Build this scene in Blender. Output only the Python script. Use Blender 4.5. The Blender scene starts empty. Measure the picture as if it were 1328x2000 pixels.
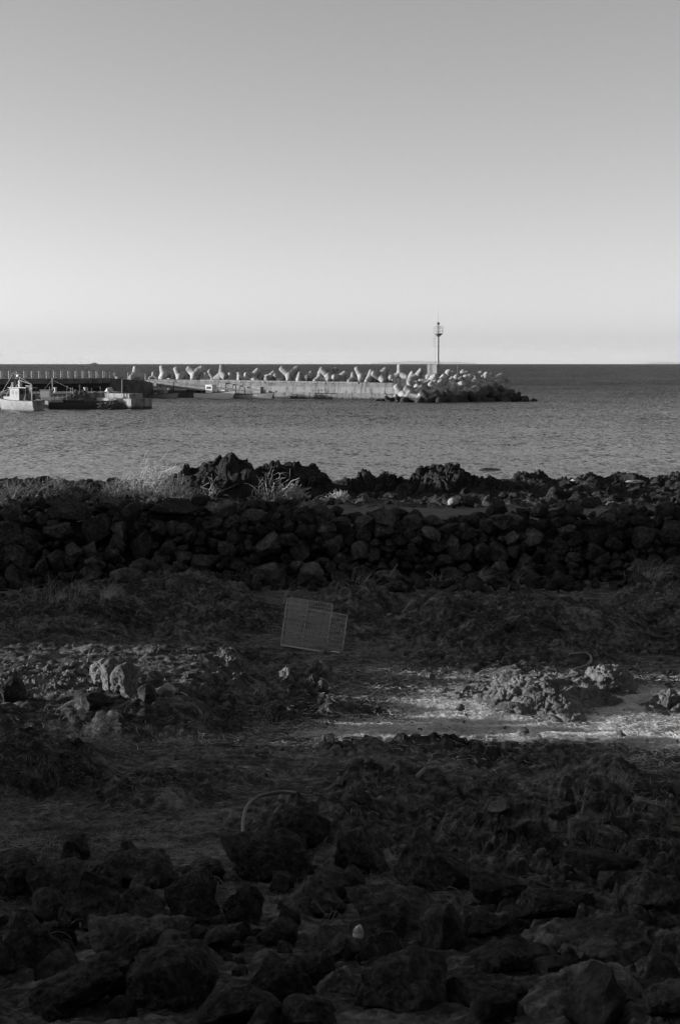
import bpy, bmesh, math, random
import numpy as np
from mathutils import Vector, Matrix, Euler

sc = bpy.context.scene
COL = sc.collection
R = math.radians

# ------------------------------------------------------------------ camera
CAM_Z = 3.4
FPX = 2777.8                       # focal length in pixels of the 1328x2000 frame
PITCH = math.atan(290.9 / FPX)     # horizon sits above the middle of the frame
cd = bpy.data.cameras.new("camera")
cam = bpy.data.objects.new("camera", cd)
COL.objects.link(cam)
cam.location = (0, 0, CAM_Z)
cam.rotation_euler = (math.pi / 2 - PITCH, 0, 0)
cd.sensor_fit = 'VERTICAL'
cd.sensor_height = 36
cd.sensor_width = 24
cd.lens = 50
cd.clip_start = 0.1
cd.clip_end = 200000
sc.camera = cam

# ------------------------------------------------------------------ sky and sun
HAZE = 1.4e-5
SUN_EL = R(7.8)
SUN_ROT = R(272.5)
w = bpy.data.worlds.new("World")
sc.world = w
w.use_nodes = True
nt = w.node_tree
bg = nt.nodes['Background']
sky = nt.nodes.new('ShaderNodeTexSky')
sky.sky_type = 'NISHITA'
sky.sun_disc = False
sky.air_density = 0.95
sky.sun_elevation = SUN_EL
sky.sun_rotation = SUN_ROT
# monochrome picture taken through a red filter: the red channel alone
sep = nt.nodes.new('ShaderNodeSeparateColor')
nt.links.new(sky.outputs[0], sep.inputs[0])
com = nt.nodes.new('ShaderNodeCombineColor')
for k in range(3):
    nt.links.new(sep.outputs[0], com.inputs[k])
nt.links.new(com.outputs[0], bg.inputs[0])
bg.inputs[1].default_value = 0.15
# look-up direction kept above the horizontal (the sea's true horizon dips below it)
tc = nt.nodes.new('ShaderNodeTexCoord')
sx = nt.nodes.new('ShaderNodeSeparateXYZ')
cx = nt.nodes.new('ShaderNodeCombineXYZ')
mx = nt.nodes.new('ShaderNodeMath')
mx.operation = 'MAXIMUM'
mx.inputs[1].default_value = 0.0
nt.links.new(tc.outputs['Generated'], sx.inputs[0])
nt.links.new(sx.outputs[0], cx.inputs[0])
nt.links.new(sx.outputs[1], cx.inputs[1])
nt.links.new(sx.outputs[2], mx.inputs[0])
lift = nt.nodes.new('ShaderNodeMath')
lift.operation = 'MULTIPLY_ADD'
lift.inputs[1].default_value = 0.90
lift.inputs[2].default_value = 0.018
nt.links.new(mx.outputs[0], lift.inputs[0])
nt.links.new(lift.outputs[0], cx.inputs[2])
nt.links.new(cx.outputs[0], sky.inputs[0])

sd = bpy.data.lights.new("sun", 'SUN')
sun = bpy.data.objects.new("sun", sd)
COL.objects.link(sun)
sd.energy = 5.0
sd.angle = R(0.55)
sd.color = (1, 1, 1)
TO_SUN = Vector((math.sin(SUN_ROT) * math.cos(SUN_EL), math.cos(SUN_ROT) * math.cos(SUN_EL), math.sin(SUN_EL)))
sun.rotation_euler = TO_SUN.to_track_quat('Z', 'Y').to_euler()

sc.view_settings.view_transform = 'Standard'
sc.view_settings.look = 'None'
sc.view_settings.gamma = 1
sc.view_settings.exposure = 0.88
sc.render.engine = 'CYCLES'
sc.cycles.max_bounces = 5
sc.cycles.diffuse_bounces = 2
sc.cycles.use_denoising = True
sc.cycles.denoiser = 'OPENIMAGEDENOISE'
sc.cycles.denoising_input_passes = 'RGB_ALBEDO_NORMAL'
sc.cycles.denoising_prefilter = 'FAST'
sc.cycles.caustics_reflective = False
sc.cycles.caustics_refractive = False

# ------------------------------------------------------------------ numeric noise
def _h(ix, iy, iz, seed):
    with np.errstate(over='ignore'):
        h = (ix.astype(np.uint32) * np.uint32(374761393) + iy.astype(np.uint32) * np.uint32(668265263)
             + iz.astype(np.uint32) * np.uint32(2147483647 - 17) + np.uint32((seed * 974711 + 1013904223) % 4294967291))
        h = (h ^ (h >> np.uint32(13))) * np.uint32(1274126177)
        h = (h ^ (h >> np.uint32(16))) * np.uint32(2246822519)
        h = h ^ (h >> np.uint32(15))
    return h


def perlin3(P, seed=0):
    P = np.asarray(P, dtype=np.float64)
    F = np.floor(P)
    f = P - F
    I = F.astype(np.int64) & 0xffffffff
    u = f * f * f * (f * (f * 6 - 15) + 10)
    out = 0.0
    for dx in (0, 1):
        wx = u[:, 0] if dx else 1 - u[:, 0]
        for dy in (0, 1):
            wy = u[:, 1] if dy else 1 - u[:, 1]
            for dz in (0, 1):
                wz = u[:, 2] if dz else 1 - u[:, 2]
                h = _h((I[:, 0] + dx) & 0xffffffff, (I[:, 1] + dy) & 0xffffffff, (I[:, 2] + dz) & 0xffffffff, seed)
                gx = (h & np.uint32(1023)).astype(np.float64) / 511.5 - 1
                gy = ((h >> np.uint32(10)) & np.uint32(1023)).astype(np.float64) / 511.5 - 1
                gz = ((h >> np.uint32(20)) & np.uint32(1023)).astype(np.float64) / 511.5 - 1
                out = out + wx * wy * wz * (gx * (f[:, 0] - dx) + gy * (f[:, 1] - dy) + gz * (f[:, 2] - dz))
    return out * 1.3


def fbm(P, seed=0, octv=4, gain=0.5, lac=2.03):
    P = np.asarray(P, dtype=np.float64)
    a, s, tot = 1.0, 0.0, 0.0
    for k in range(octv):
        s = s + a * perlin3(P, seed + 17 * k)
        tot += a
        a *= gain
        P = P * lac + 3.7
    return s / tot


def ridged(P, seed=0, octv=4, gain=0.55, lac=2.1):
    P = np.asarray(P, dtype=np.float64)
    a, s, tot = 1.0, 0.0, 0.0
    for k in range(octv):
        s = s + a * (1 - 2.4 * np.abs(perlin3(P, seed + 31 * k)))
        tot += a
        a *= gain
        P = P * lac + 5.1
    return s / tot


def worley3(P, seed=0):
    P = np.asarray(P, dtype=np.float64)
    F = np.floor(P)
    I = F.astype(np.int64)
    f1 = np.full(len(P), 9.0)
    f2 = np.full(len(P), 9.0)
    for dx in (-1, 0, 1):
        for dy in (-1, 0, 1):
            for dz in (-1, 0, 1):
                h = _h((I[:, 0] + dx) & 0xffffffff, (I[:, 1] + dy) & 0xffffffff, (I[:, 2] + dz) & 0xffffffff, seed)
                qx = F[:, 0] + dx + (h & np.uint32(1023)).astype(np.float64) / 1023
                qy = F[:, 1] + dy + ((h >> np.uint32(10)) & np.uint32(1023)).astype(np.float64) / 1023
                qz = F[:, 2] + dz + ((h >> np.uint32(20)) & np.uint32(1023)).astype(np.float64) / 1023
                d = np.sqrt((P[:, 0] - qx) ** 2 + (P[:, 1] - qy) ** 2 + (P[:, 2] - qz) ** 2)
                f2 = np.minimum(f2, np.maximum(f1, d))
                f1 = np.minimum(f1, d)
    return f1, f2


def sstep(a, b, x):
    t = np.clip((x - a) / (b - a), 0, 1)
    return t * t * (3 - 2 * t)


# ------------------------------------------------------------------ object helpers
def tag(o, label=None, cat=None, group=None, kind=None):
    if label: o['label'] = label
    if cat: o['category'] = cat
    if group: o['group'] = group
    if kind: o['kind'] = kind
    return o


def link(name, me, parent=None, loc=(0, 0, 0), rot=(0, 0, 0)):
    o = bpy.data.objects.new(name, me)
    COL.objects.link(o)
    o.location = loc
    o.rotation_euler = rot
    if parent is not None:
        o.parent = parent
    return o


def empty(name, loc=(0, 0, 0), rot=(0, 0, 0)):
    return link(name, None, None, loc, rot)


def np_mesh(name, V, F, mat, smooth=True):
    """V (n,3) array, F (m,k) int array with constant k, or a list of such arrays"""
    me = bpy.data.meshes.new(name)
    V = np.asarray(V, dtype=np.float32)
    Fs = F if isinstance(F, list) else [F]
    Fs = [np.asarray(f, dtype=np.int32) for f in Fs if len(f)]
    me.vertices.add(len(V))
    me.vertices.foreach_set('co', V.ravel())
    nl = sum(f.size for f in Fs)
    npoly = sum(len(f) for f in Fs)
    me.loops.add(nl)
    me.polygons.add(npoly)
    me.loops.foreach_set('vertex_index', np.concatenate([f.ravel() for f in Fs]))
    starts, tot = [], 0
    for f in Fs:
        k = f.shape[1]
        starts.append(tot + np.arange(len(f)) * k)
        tot += f.size
    me.polygons.foreach_set('loop_start', np.concatenate(starts).astype(np.int32))
    me.update(calc_edges=True)
    me.validate()
    if smooth:
        me.polygons.foreach_set('use_smooth', np.ones(len(me.polygons), dtype=bool))
    if mat is not None:
        me.materials.append(mat)
    return me


class MB:
    """collects shapes and links them as ONE mesh object"""
    def __init__(self):
        self.v, self.f = [], []

    def add(self, V, F):
        n = len(self.v)
        self.v += [tuple(p) for p in V]
        self.f += [tuple(i + n for i in f) for f in F]
        return self

    def box(self, c, s, rz=0.0, taper=1.0, shear=(0, 0), rot=None):
        hx, hy, hz = s[0] / 2, s[1] / 2, s[2] / 2
        pts = []
        for z, t in ((-hz, 1.0), (hz, taper)):
            for x, y in ((-hx, -hy), (hx, -hy), (hx, hy), (-hx, hy)):
                pts.append(Vector((x * t + (shear[0] if z > 0 else 0), y * t + (shear[1] if z > 0 else 0), z)))
        M = rot.to_matrix() if rot is not None else Matrix.Rotation(rz, 3, 'Z')
        pts = [M @ p + Vector(c) for p in pts]
        return self.add(pts, [(0, 3, 2, 1), (4, 5, 6, 7), (0, 1, 5, 4), (1, 2, 6, 5), (2, 3, 7, 6), (3, 0, 4, 7)])

    def prism(self, poly, z0, z1):
        n = len(poly)
        V = [(p[0], p[1], z0) for p in poly] + [(p[0], p[1], z1) for p in poly]
        F = [tuple(range(n - 1, -1, -1)), tuple(range(n, 2 * n))]
        F += [(i, (i + 1) % n, n + (i + 1) % n, n + i) for i in range(n)]
        return self.add(V, F)

    def tube(self, pts, r, seg=8, r1=None, cap=True):
        pts = [Vector(p) for p in pts]
        n = len(pts)
        rr = [r + ((r1 if r1 is not None else r) - r) * i / max(n - 1, 1) for i in range(n)]
        V, F = [], []
        up = Vector((0, 0, 1))
        for i, p in enumerate(pts):
            d = (pts[min(i + 1, n - 1)] - pts[max(i - 1, 0)]).normalized()
            a = up if abs(d.z) < 0.92 else Vector((1, 0, 0))
            s = d.cross(a).normalized()
            t = s.cross(d)
            for k in range(seg):
                an = 2 * math.pi * k / seg
                V.append(p + (s * math.cos(an) + t * math.sin(an)) * rr[i])
        for i in range(n - 1):
            for k in range(seg):
                k2 = (k + 1) % seg
                F.append((i * seg + k, i * seg + k2, (i + 1) * seg + k2, (i + 1) * seg + k))
        if cap:
            F.append(tuple(range(seg - 1, -1, -1)))
            F.append(tuple((n - 1) * seg + k for k in range(seg)))
        return self.add(V, F)

    def lathe(self, prof, c=(0, 0, 0), seg=16):
        V, F = [], []
        m = len(prof)
        for k in range(seg):
            an = 2 * math.pi * k / seg
            for r, z in prof:
                V.append((c[0] + r * math.cos(an), c[1] + r * math.sin(an), c[2] + z))
        for k in range(seg):
            k2 = (k + 1) % seg
            for i in range(m - 1):
                F.append((k * m + i, k2 * m + i, k2 * m + i + 1, k * m + i + 1))
        if prof[0][0] > 1e-4:
            F.append(tuple(k * m for k in range(seg - 1, -1, -1)))
        if prof[-1][0] > 1e-4:
            F.append(tuple(k * m + m - 1 for k in range(seg)))
        return self.add(V, F)

    def build(self, name, mat, parent=None, loc=(0, 0, 0), rot=(0, 0, 0), bevel=0, smooth=False):
        me = bpy.data.meshes.new(name)
        me.from_pydata([tuple(p) for p in self.v], [], self.f)
        me.update()
        if smooth:
            for p in me.polygons: p.use_smooth = True
            try:
                me.set_sharp_from_angle(angle=R(40))
            except Exception:
                pass
        me.materials.append(mat)
        o = link(name, me, parent, loc, rot)
        if bevel:
            b = o.modifiers.new('b', 'BEVEL')
            b.width = bevel
            b.segments = 2
            b.limit_method = 'ANGLE'
        return o


# ------------------------------------------------------------------ materials (all grey: a monochrome photograph)
def mat_new(name, rough=0.9, spec=0.3):
    m = bpy.data.materials.new(name)
    m.use_nodes = True
    b = m.node_tree.nodes['Principled BSDF']
    b.inputs['Roughness'].default_value = rough
    b.inputs['Specular IOR Level'].default_value = spec
    return m, m.node_tree, b


def nnoise(nt, vec, scale, detail=6, rough=0.6, dist=0.0):
    n = nt.nodes.new('ShaderNodeTexNoise')
    n.inputs['Scale'].default_value = scale
    n.inputs['Detail'].default_value = detail
    n.inputs['Roughness'].default_value = rough
    n.inputs['Distortion'].default_value = dist
    nt.links.new(vec, n.inputs['Vector'])
    return n.outputs['Fac']


def nramp(nt, fac, stops):
    r = nt.nodes.new('ShaderNodeValToRGB')
    el = r.color_ramp.elements
    while len(el) < len(stops): el.new(0.5)
    for e, (p, v) in zip(el, stops):
        e.position = p
        e.color = (v, v, v, 1)
    nt.links.new(fac, r.inputs[0])
    return r.outputs[0]


def nmath(nt, op, a, b=None):
    m = nt.nodes.new('ShaderNodeMath')
    m.operation = op
    for k, x in enumerate((a, b)):
        if x is None: continue
        if isinstance(x, (int, float)): m.inputs[k].default_value = x
        else: nt.links.new(x, m.inputs[k])
    return m.outputs[0]


def nbump(nt, h, strength, dist, normal=None):
    b = nt.nodes.new('ShaderNodeBump')
    b.inputs['Strength'].default_value = strength
    b.inputs['Distance'].default_value = dist
    nt.links.new(h, b.inputs['Height'])
    if normal is not None: nt.links.new(normal, b.inputs['Normal'])
    return b.outputs[0]


def nmap(nt, src, scale=(1, 1, 1), rot=(0, 0, 0)):
    m = nt.nodes.new('ShaderNodeMapping')
    m.inputs['Scale'].default_value = scale
    m.inputs['Rotation'].default_value = rot
    nt.links.new(src, m.inputs[0])
    return m.outputs[0]


def ncoord(nt, kind='Object'):
    return nt.nodes.new('ShaderNodeTexCoord').outputs[kind]


def rnd_shift(nt, vec):
    """offset the pattern by the object's random number so repeats differ"""
    oi = nt.nodes.new('ShaderNodeObjectInfo')
    s = nmath(nt, 'MULTIPLY', oi.outputs['Random'], 50.0)
    a = nt.nodes.new('ShaderNodeVectorMath')
    a.operation = 'ADD'
    nt.links.new(vec, a.inputs[0])
    nt.links.new(s, a.inputs[1])
    return a.outputs[0], oi.outputs['Random']


def nmixf(nt, f, a, b):
    m = nt.nodes.new('ShaderNodeMix')
    m.data_type = 'FLOAT'
    for k, x in ((0, f), (2, a), (3, b)):
        if isinstance(x, (int, float)): m.inputs[k].default_value = x
        else: nt.links.new(x, m.inputs[k])
    return m.outputs[0]


def rock_mat(name, lo, hi, pit=14.0, fleck=0.0, bump=1.0, vary=0.5):
    m, nt, b = mat_new(name, 0.92, 0.15)
    v, rnd = rnd_shift(nt, ncoord(nt))
    n1 = nnoise(nt, v, 2.5, 8, 0.68)
    n2 = nnoise(nt, v, 22, 6, 0.75)
    mixv = nmath(nt, 'ADD', nmath(nt, 'MULTIPLY', n1, 0.5), nmath(nt, 'MULTIPLY', n2, 0.5))
    c = nramp(nt, mixv, [(0.40, lo), (0.5, (lo * 1.6 + hi) / 2.9), (0.60, hi)])
    # object-to-object difference in tone
    c = nmath(nt, 'MULTIPLY', c, nmath(nt, 'ADD', nmath(nt, 'MULTIPLY', rnd, vary), 1 - vary / 2))
    if fleck:
        nf = nnoise(nt, v, 9, 9, 0.8)
        c = nmixf(nt, nramp(nt, nf, [(0.60, 0), (0.70, 1)]), c, fleck)
    nt.links.new(c, b.inputs['Base Color'])
    vo = nt.nodes.new('ShaderNodeTexVoronoi')
    vo.inputs['Scale'].default_value = pit
    nt.links.new(v, vo.inputs['Vector'])
    pits = nramp(nt, vo.outputs['Distance'], [(0.0, 0), (0.32, 1)])
    pm = nramp(nt, nnoise(nt, v, 3.0, 3), [(0.42, 0), (0.6, 1)])
    pits = nmixf(nt, pm, 1.0, pits)
    h = nmath(nt, 'ADD', nmath(nt, 'MULTIPLY', nnoise(nt, v, 7, 10, 0.72), 1.6), nmath(nt, 'MULTIPLY', pits, 0.35))
    nt.links.new(nbump(nt, h, min(1.0, 0.6 * bump), 0.05 * max(1, bump)), b.inputs['Normal'])
    return m


def plain_mat(name, col, rough=0.6, spec=0.4, var=0.15, scale=3.0, bump=0.0, metal=0.0):
    m, nt, b = mat_new(name, rough, spec)
    v, rnd = rnd_shift(nt, ncoord(nt))
    n = nnoise(nt, v, scale, 6, 0.65)
    c = nramp(nt, n, [(0.3, col * (1 - var)), (0.7, min(1.0, col * (1 + var)))])
    nt.links.new(c, b.inputs['Base Color'])
    b.inputs['Metallic'].default_value = metal
    if bump:
        nt.links.new(nbump(nt, nnoise(nt, v, scale * 8, 6, 0.7), bump, 0.02), b.inputs['Normal'])
    return m


def concrete_mat(name, lo, hi, streak=0.5, wet=None):
    """weathered concrete: blotches, vertical streaks, wet weed-darkened foot at the waterline"""
    m, nt, b = mat_new(name, 0.9, 0.2)
    v, rnd = rnd_shift(nt, ncoord(nt))
    geo = nt.nodes.new('ShaderNodeNewGeometry')
    wp = geo.outputs['Position']
    n1 = nnoise(nt, v, 0.6, 7, 0.7)
    n2 = nnoise(nt, nmap(nt, wp, (1.6, 1.6, 0.18)), 1.4, 6, 0.7)
    n3 = nnoise(nt, v, 9, 6, 0.8)
    f = nmath(nt, 'ADD', nmath(nt, 'MULTIPLY', n1, 1 - streak), nmath(nt, 'MULTIPLY', n2, streak))
    f = nmath(nt, 'ADD', nmath(nt, 'MULTIPLY', f, 0.8), nmath(nt, 'MULTIPLY', n3, 0.2))
    c = nramp(nt, f, [(0.40, lo * .6), (0.50, (lo + 2 * hi) / 3), (0.60, hi)])
    c = nmath(nt, 'MULTIPLY', c, nmath(nt, 'ADD', nmath(nt, 'MULTIPLY', rnd, .45), .78))
    if wet is not None:
        sz = nt.nodes.new('ShaderNodeSeparateXYZ')
        nt.links.new(wp, sz.inputs[0])
        z = nmath(nt, 'ADD', sz.outputs[2], nmath(nt, 'MULTIPLY', nnoise(nt, wp, 0.9, 5, 0.7), 1.1))
        mr = nt.nodes.new('ShaderNodeMapRange')
        mr.inputs['From Min'].default_value = wet
        mr.inputs['From Max'].default_value = wet + 0.35
        nt.links.new(z, mr.inputs[0])
        c = nmixf(nt, mr.outputs[0], 0.03, c)
    nt.links.new(c, b.inputs['Base Color'])
    nt.links.new(nbump(nt, nnoise(nt, v, 6, 8, 0.75), 0.5, 0.05), b.inputs['Normal'])
    return m


M = {}
M['boulder'] = rock_mat('basalt_boulder', 0.009, 0.125, 26, 0.22, 1.9)
M['wall_stone'] = rock_mat('basalt_wall_stone', 0.014, 0.125, 24, 0.18, 1.6, vary=1.1)
M['grey_boulder'] = rock_mat('pitted_grey_basalt', 0.04, 0.27, 24, 0.36, 1.9, vary=0.2)
M['sunlit_rock'] = rock_mat('sunlit_lava_rock', 0.07, 0.25, 20, 0.32, 1.6, vary=0.1)  # lava lightened for the sunlit rocks: sunlight put into the colour
M['shore_rock'] = rock_mat('shore_lava_rock', 0.010, 0.052, 6, 0.0, 2.0)
M['pale_stone'] = rock_mat('pale_stone', 0.16, 0.30, 10, 0.0, 0.4, vary=0.1)
M['pile_rock'] = rock_mat('breakwater_riprap', 0.02, 0.05, 3, 0.0)
M['white'] = plain_mat('white_boat_paint', 0.34, 0.4, 0.5, 0.12)
M['offwhite'] = plain_mat('dull_white_paint', 0.28, 0.55, 0.4, 0.25, 4)
M['pole_white'] = plain_mat('white_pole_paint', 0.28, 0.5, 0.4, 0.05)
M['hull_grey'] = plain_mat('chalky_hull_paint', 0.17, 0.6, 0.3, 0.3, 1.5)
M['bright_hull'] = plain_mat('bright_hull_paint', 0.60, 0.4, 0.5, 0.12)
M['dark'] = plain_mat('dark_rubber', 0.03, 0.7, 0.3, 0.3)
M['glass'] = plain_mat('dark_window_glass', 0.02, 0.5, 0.2, 0.05)
M['mid'] = plain_mat('weathered_grey_paint', 0.20, 0.6, 0.4, 0.25)
M['darkhull'] = plain_mat('dark_hull_paint', 0.05, 0.5, 0.4, 0.3)
M['net'] = plain_mat('heaped_fishing_net', 0.07, 0.95, 0.1, 0.6, 6, 1.0)
M['rail'] = plain_mat('rail_galvanised', 0.32, 0.5, 0.5, 0.1)
M['wire'] = plain_mat('wire_mesh_coating', 0.24, 0.55, 0.4, 0.3, 12)
M['hose'] = plain_mat('grey_hose', 0.075, 0.5, 0.5, 0.25, 6)
M['straw'] = plain_mat('dry_straw', 0.24, 0.8, 0.2, 0.5, 2.0)
M['straw_pale'] = plain_mat('pale_straw', 0.62, 0.8, 0.2, 0.35, 2.0)  # lighter straw for the sun patch, sunlight partly put into its colour
M['twig'] = plain_mat('dry_twig', 0.15, 0.9, 0.1, 0.5, 3.0)
M['twig_pale'] = plain_mat('bleached_twig', 0.34, 0.9, 0.1, 0.4, 3.0)
M['leafdark'] = plain_mat('dark_bramble', 0.05, 0.9, 0.1, 0.5, 3.0)
M['wood'] = plain_mat('bleached_driftwood', 0.15, 0.9, 0.1, 0.35, 8.0, 0.4)
M['foam'] = plain_mat('white_foam_plastic', 0.5, 0.7, 0.3, 0.2, 6.0, 0.4)
M['tetra'] = concrete_mat('tetrapod_concrete', 0.15, 0.30, 0.25, wet=-2.3)
M['tetra_dark'] = concrete_mat('weed_and_shade_concrete', 0.03, 0.07, 0.25, wet=-2.0)  # darkened for weed and for the mound's own shadow, both in the colour
M['quay'] = concrete_mat('quay_concrete', 0.08, 0.22, 0.6, wet=-2.9)
M['deck'] = concrete_mat('deck_concrete', 0.06, 0.11, 0.3)
M['house'] = concrete_mat('house_render', 0.06, 0.12, 0.4)
M['roof'] = plain_mat('roof_tile', 0.09, 0.8, 0.2, 0.3, 2.0, 0.3)

# ground: soil and straw litter between bare lava, from the vertex attribute 'rock'
def ground_material():
    m, nt, b = mat_new('ground_soil_and_lava', 0.95, 0.1)
    geo = nt.nodes.new('ShaderNodeNewGeometry')
    P = geo.outputs['Position']
    at = nt.nodes.new('ShaderNodeAttribute')
    at.attribute_name = 'rock'
    ap = nt.nodes.new('ShaderNodeAttribute')
    ap.attribute_name = 'pale'
    n1 = nnoise(nt, P, 1.3, 8, 0.7)
    n2 = nnoise(nt, P, 16, 8, 0.78)
    n3 = nnoise(nt, P, 70, 4, 0.7)
    n4 = nnoise(nt, nmap(nt, P, (2.2, 5.0, 3)), 1.6, 9, 0.78, 0.0)
    s = nmath(nt, 'ADD', nmath(nt, 'MULTIPLY', n1, 0.25), nmath(nt, 'ADD', nmath(nt, 'MULTIPLY', n2, 0.35), nmath(nt, 'MULTIPLY', n4, 0.40)))
    soil = nramp(nt, s, [(0.41, 0.012), (0.5, 0.065), (0.60, 0.24)])
    lava = nramp(nt, s, [(0.42, 0.008), (0.5, 0.05), (0.61, 0.24)])
    palec = nramp(nt, s, [(0.36, 0.16), (0.5, 0.40), (0.60, 0.58)])  # soil lightened where the sun patch lies
    edge = nmath(nt, 'ADD', at.outputs['Fac'], nmath(nt, 'MULTIPLY', nmath(nt, 'SUBTRACT', n2, 0.5), 0.8))
    aw = nt.nodes.new('ShaderNodeAttribute')
    aw.attribute_name = 'wet'
    lava = nmath(nt, 'MULTIPLY', lava, nmath(nt, 'SUBTRACT', 1.0, nmath(nt, 'MULTIPLY', aw.outputs['Fac'], .62)))
    c = nmixf(nt, nramp(nt, edge, [(0.35, 0), (0.62, 1)]), soil, lava)
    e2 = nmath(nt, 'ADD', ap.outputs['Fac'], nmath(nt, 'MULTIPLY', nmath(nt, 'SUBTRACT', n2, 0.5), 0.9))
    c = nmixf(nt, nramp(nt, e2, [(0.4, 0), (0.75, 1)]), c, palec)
    nt.links.new(c, b.inputs['Base Color'])
    h = nmath(nt, 'ADD', nmath(nt, 'MULTIPLY', nnoise(nt, nmap(nt, P, (1, 1.0, 1.6)), 9, 10, 0.76), 1.0), nmath(nt, 'MULTIPLY', n3, 0.25))
    nt.links.new(nbump(nt, h, 0.8, 0.09), b.inputs['Normal'])
    return m


M['ground'] = ground_material()


def path_material():
    m, nt, b = mat_new('path_concrete', 0.9, 0.1)
    P = nt.nodes.new('ShaderNodeNewGeometry').outputs['Position']
    n = nnoise(nt, P, 1.5, 8, 0.75)
    nt.links.new(nramp(nt, n, [(0.35, 0.045), (0.65, 0.10)]), b.inputs['Base Color'])
    nt.links.new(nbump(nt, nnoise(nt, P, 12, 6, 0.7), 0.5, 0.03), b.inputs['Normal'])
    return m


M['path'] = path_material()


def sea_material():
    m, nt, b = mat_new('sea_water', 0.16, 0.5)
    b.inputs['Base Color'].default_value = (0.012, 0.012, 0.012, 1)
    b.inputs['IOR'].default_value = 1.33
    P = nt.nodes.new('ShaderNodeNewGeometry').outputs['Position']

    def col(vec, scale, det, rg):
        n = nt.nodes.new('ShaderNodeTexNoise')
        n.inputs['Scale'].default_value = scale
        n.inputs['Detail'].default_value = det
        n.inputs['Roughness'].default_value = rg
        nt.links.new(vec, n.inputs['Vector'])
        v = nt.nodes.new('ShaderNodeVectorMath')
        v.operation = 'SUBTRACT'
        v.inputs[1].default_value = (.5, .5, .5)
        nt.links.new(n.outputs['Color'], v.inputs[0])
        return v.outputs[0]

    def vscale(v, f):
        q = nt.nodes.new('ShaderNodeVectorMath')
        q.operation = 'SCALE'
        nt.links.new(v, q.inputs[0])
        if isinstance(f, (int, float)): q.inputs['Scale'].default_value = f
        else: nt.links.new(f, q.inputs['Scale'])
        return q.outputs[0]

    def vadd(a, b2):
        q = nt.nodes.new('ShaderNodeVectorMath')
        nt.links.new(a, q.inputs[0])
        nt.links.new(b2, q.inputs[1])
        return q.outputs[0]
    # wave slopes at three sizes: wind ripples, chop, low swell
    a = col(nmap(nt, P, (1.0, .5, 1), (0, 0, .12)), 2.4, 4, .65)
    c = col(nmap(nt, P, (1.0, .35, 1), (0, 0, -.1)), .8, 3, .6)
    d = col(nmap(nt, P, (1.0, .30, 1), (0, 0, .05)), .07, 3, .55)
    g = nramp(nt, nnoise(nt, nmap(nt, P, (0.006, 0.022, 1)), 1.0, 6, 0.66), [(0.36, 0.5), (0.64, 1.35)])
    sl = vadd(vadd(vscale(a, SEA_A), vscale(c, SEA_B)), vscale(d, SEA_C))
    sl = vscale(sl, g)
    fl = nt.nodes.new('ShaderNodeVectorMath')
    fl.operation = 'MULTIPLY'
    fl.inputs[1].default_value = (1, 1, 0)
    nt.links.new(sl, fl.inputs[0])
    up = nt.nodes.new('ShaderNodeVectorMath')
    up.inputs[1].default_value = (0, 0, 1)
    # wave fronts lean towards the shore: the y slope is one-sided
    sp = nt.nodes.new('ShaderNodeSeparateXYZ')
    nt.links.new(fl.outputs[0], sp.inputs[0])
    cb = nt.nodes.new('ShaderNodeCombineXYZ')
    nt.links.new(sp.outputs[0], cb.inputs[0])
    nt.links.new(nmath(nt, 'MULTIPLY', nmath(nt, 'ADD', nmath(nt, 'ABSOLUTE', sp.outputs[1]), SEA_T), -1.0), cb.inputs[1])
    sy = nt.nodes.new('ShaderNodeSeparateXYZ')
    nt.links.new(P, sy.inputs[0])
    mr = nt.nodes.new('ShaderNodeMapRange')          # sheltered water by the shore is calmer
    mr.inputs['From Min'].default_value = 88
    mr.inputs['From Max'].default_value = 450
    mr.inputs['To Min'].default_value = .17
    mr.inputs['To Max'].default_value = 1.0
    nt.links.new(sy.outputs[1], mr.inputs[0])
    nt.links.new(vscale(cb.outputs[0], mr.outputs[0]), up.inputs[0])
    nr = nt.nodes.new('ShaderNodeVectorMath')
    nr.operation = 'NORMALIZE'
    nt.links.new(up.outputs[0], nr.inputs[0])
    nt.links.new(nr.outputs[0], b.inputs['Normal'])
    return m


SEA_A, SEA_B, SEA_C, SEA_T = 3.4, 2.0, .9, .12
M['sea'] = sea_material()

# ------------------------------------------------------------------ terrain
SEA = -3.6


def ray(px, py):
    x = (px - 664) / FPX
    y = -(py - 1000) / FPX
    c, s = math.cos(PITCH), math.sin(PITCH)
    # camera forward (0,c,-s), up (0,s,c)
    return np.array([x, c + y * s, -s + y * c])


def at_z(px, py, z):
    d = ray(px, py)
    t = (z - CAM_Z) / d[2]
    return np.array([0, 0, CAM_Z]) + d * t


def at_y(px, py, Y):
    d = ray(px, py)
    return np.array([0, 0, CAM_Z]) + d * (Y / d[1])


PROF_Y = [-400, -20, 2.0, 3.0, 4.4, 5.6, 7.0, 8.6, 10.0, 12, 22, 25, 29, 31, 37.5, 41, 46, 56, 66, 80, 95, 130, 400]
PROF_Z = [2.4, 1.8, 1.65, 1.55, 1.15, .78, .42, .15, .02, 0, 0, -.1, -.28, -.3, -.33, -.5, -.85, -1.15, -2.1, -3.9, -5.0, -8, -14]

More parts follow.
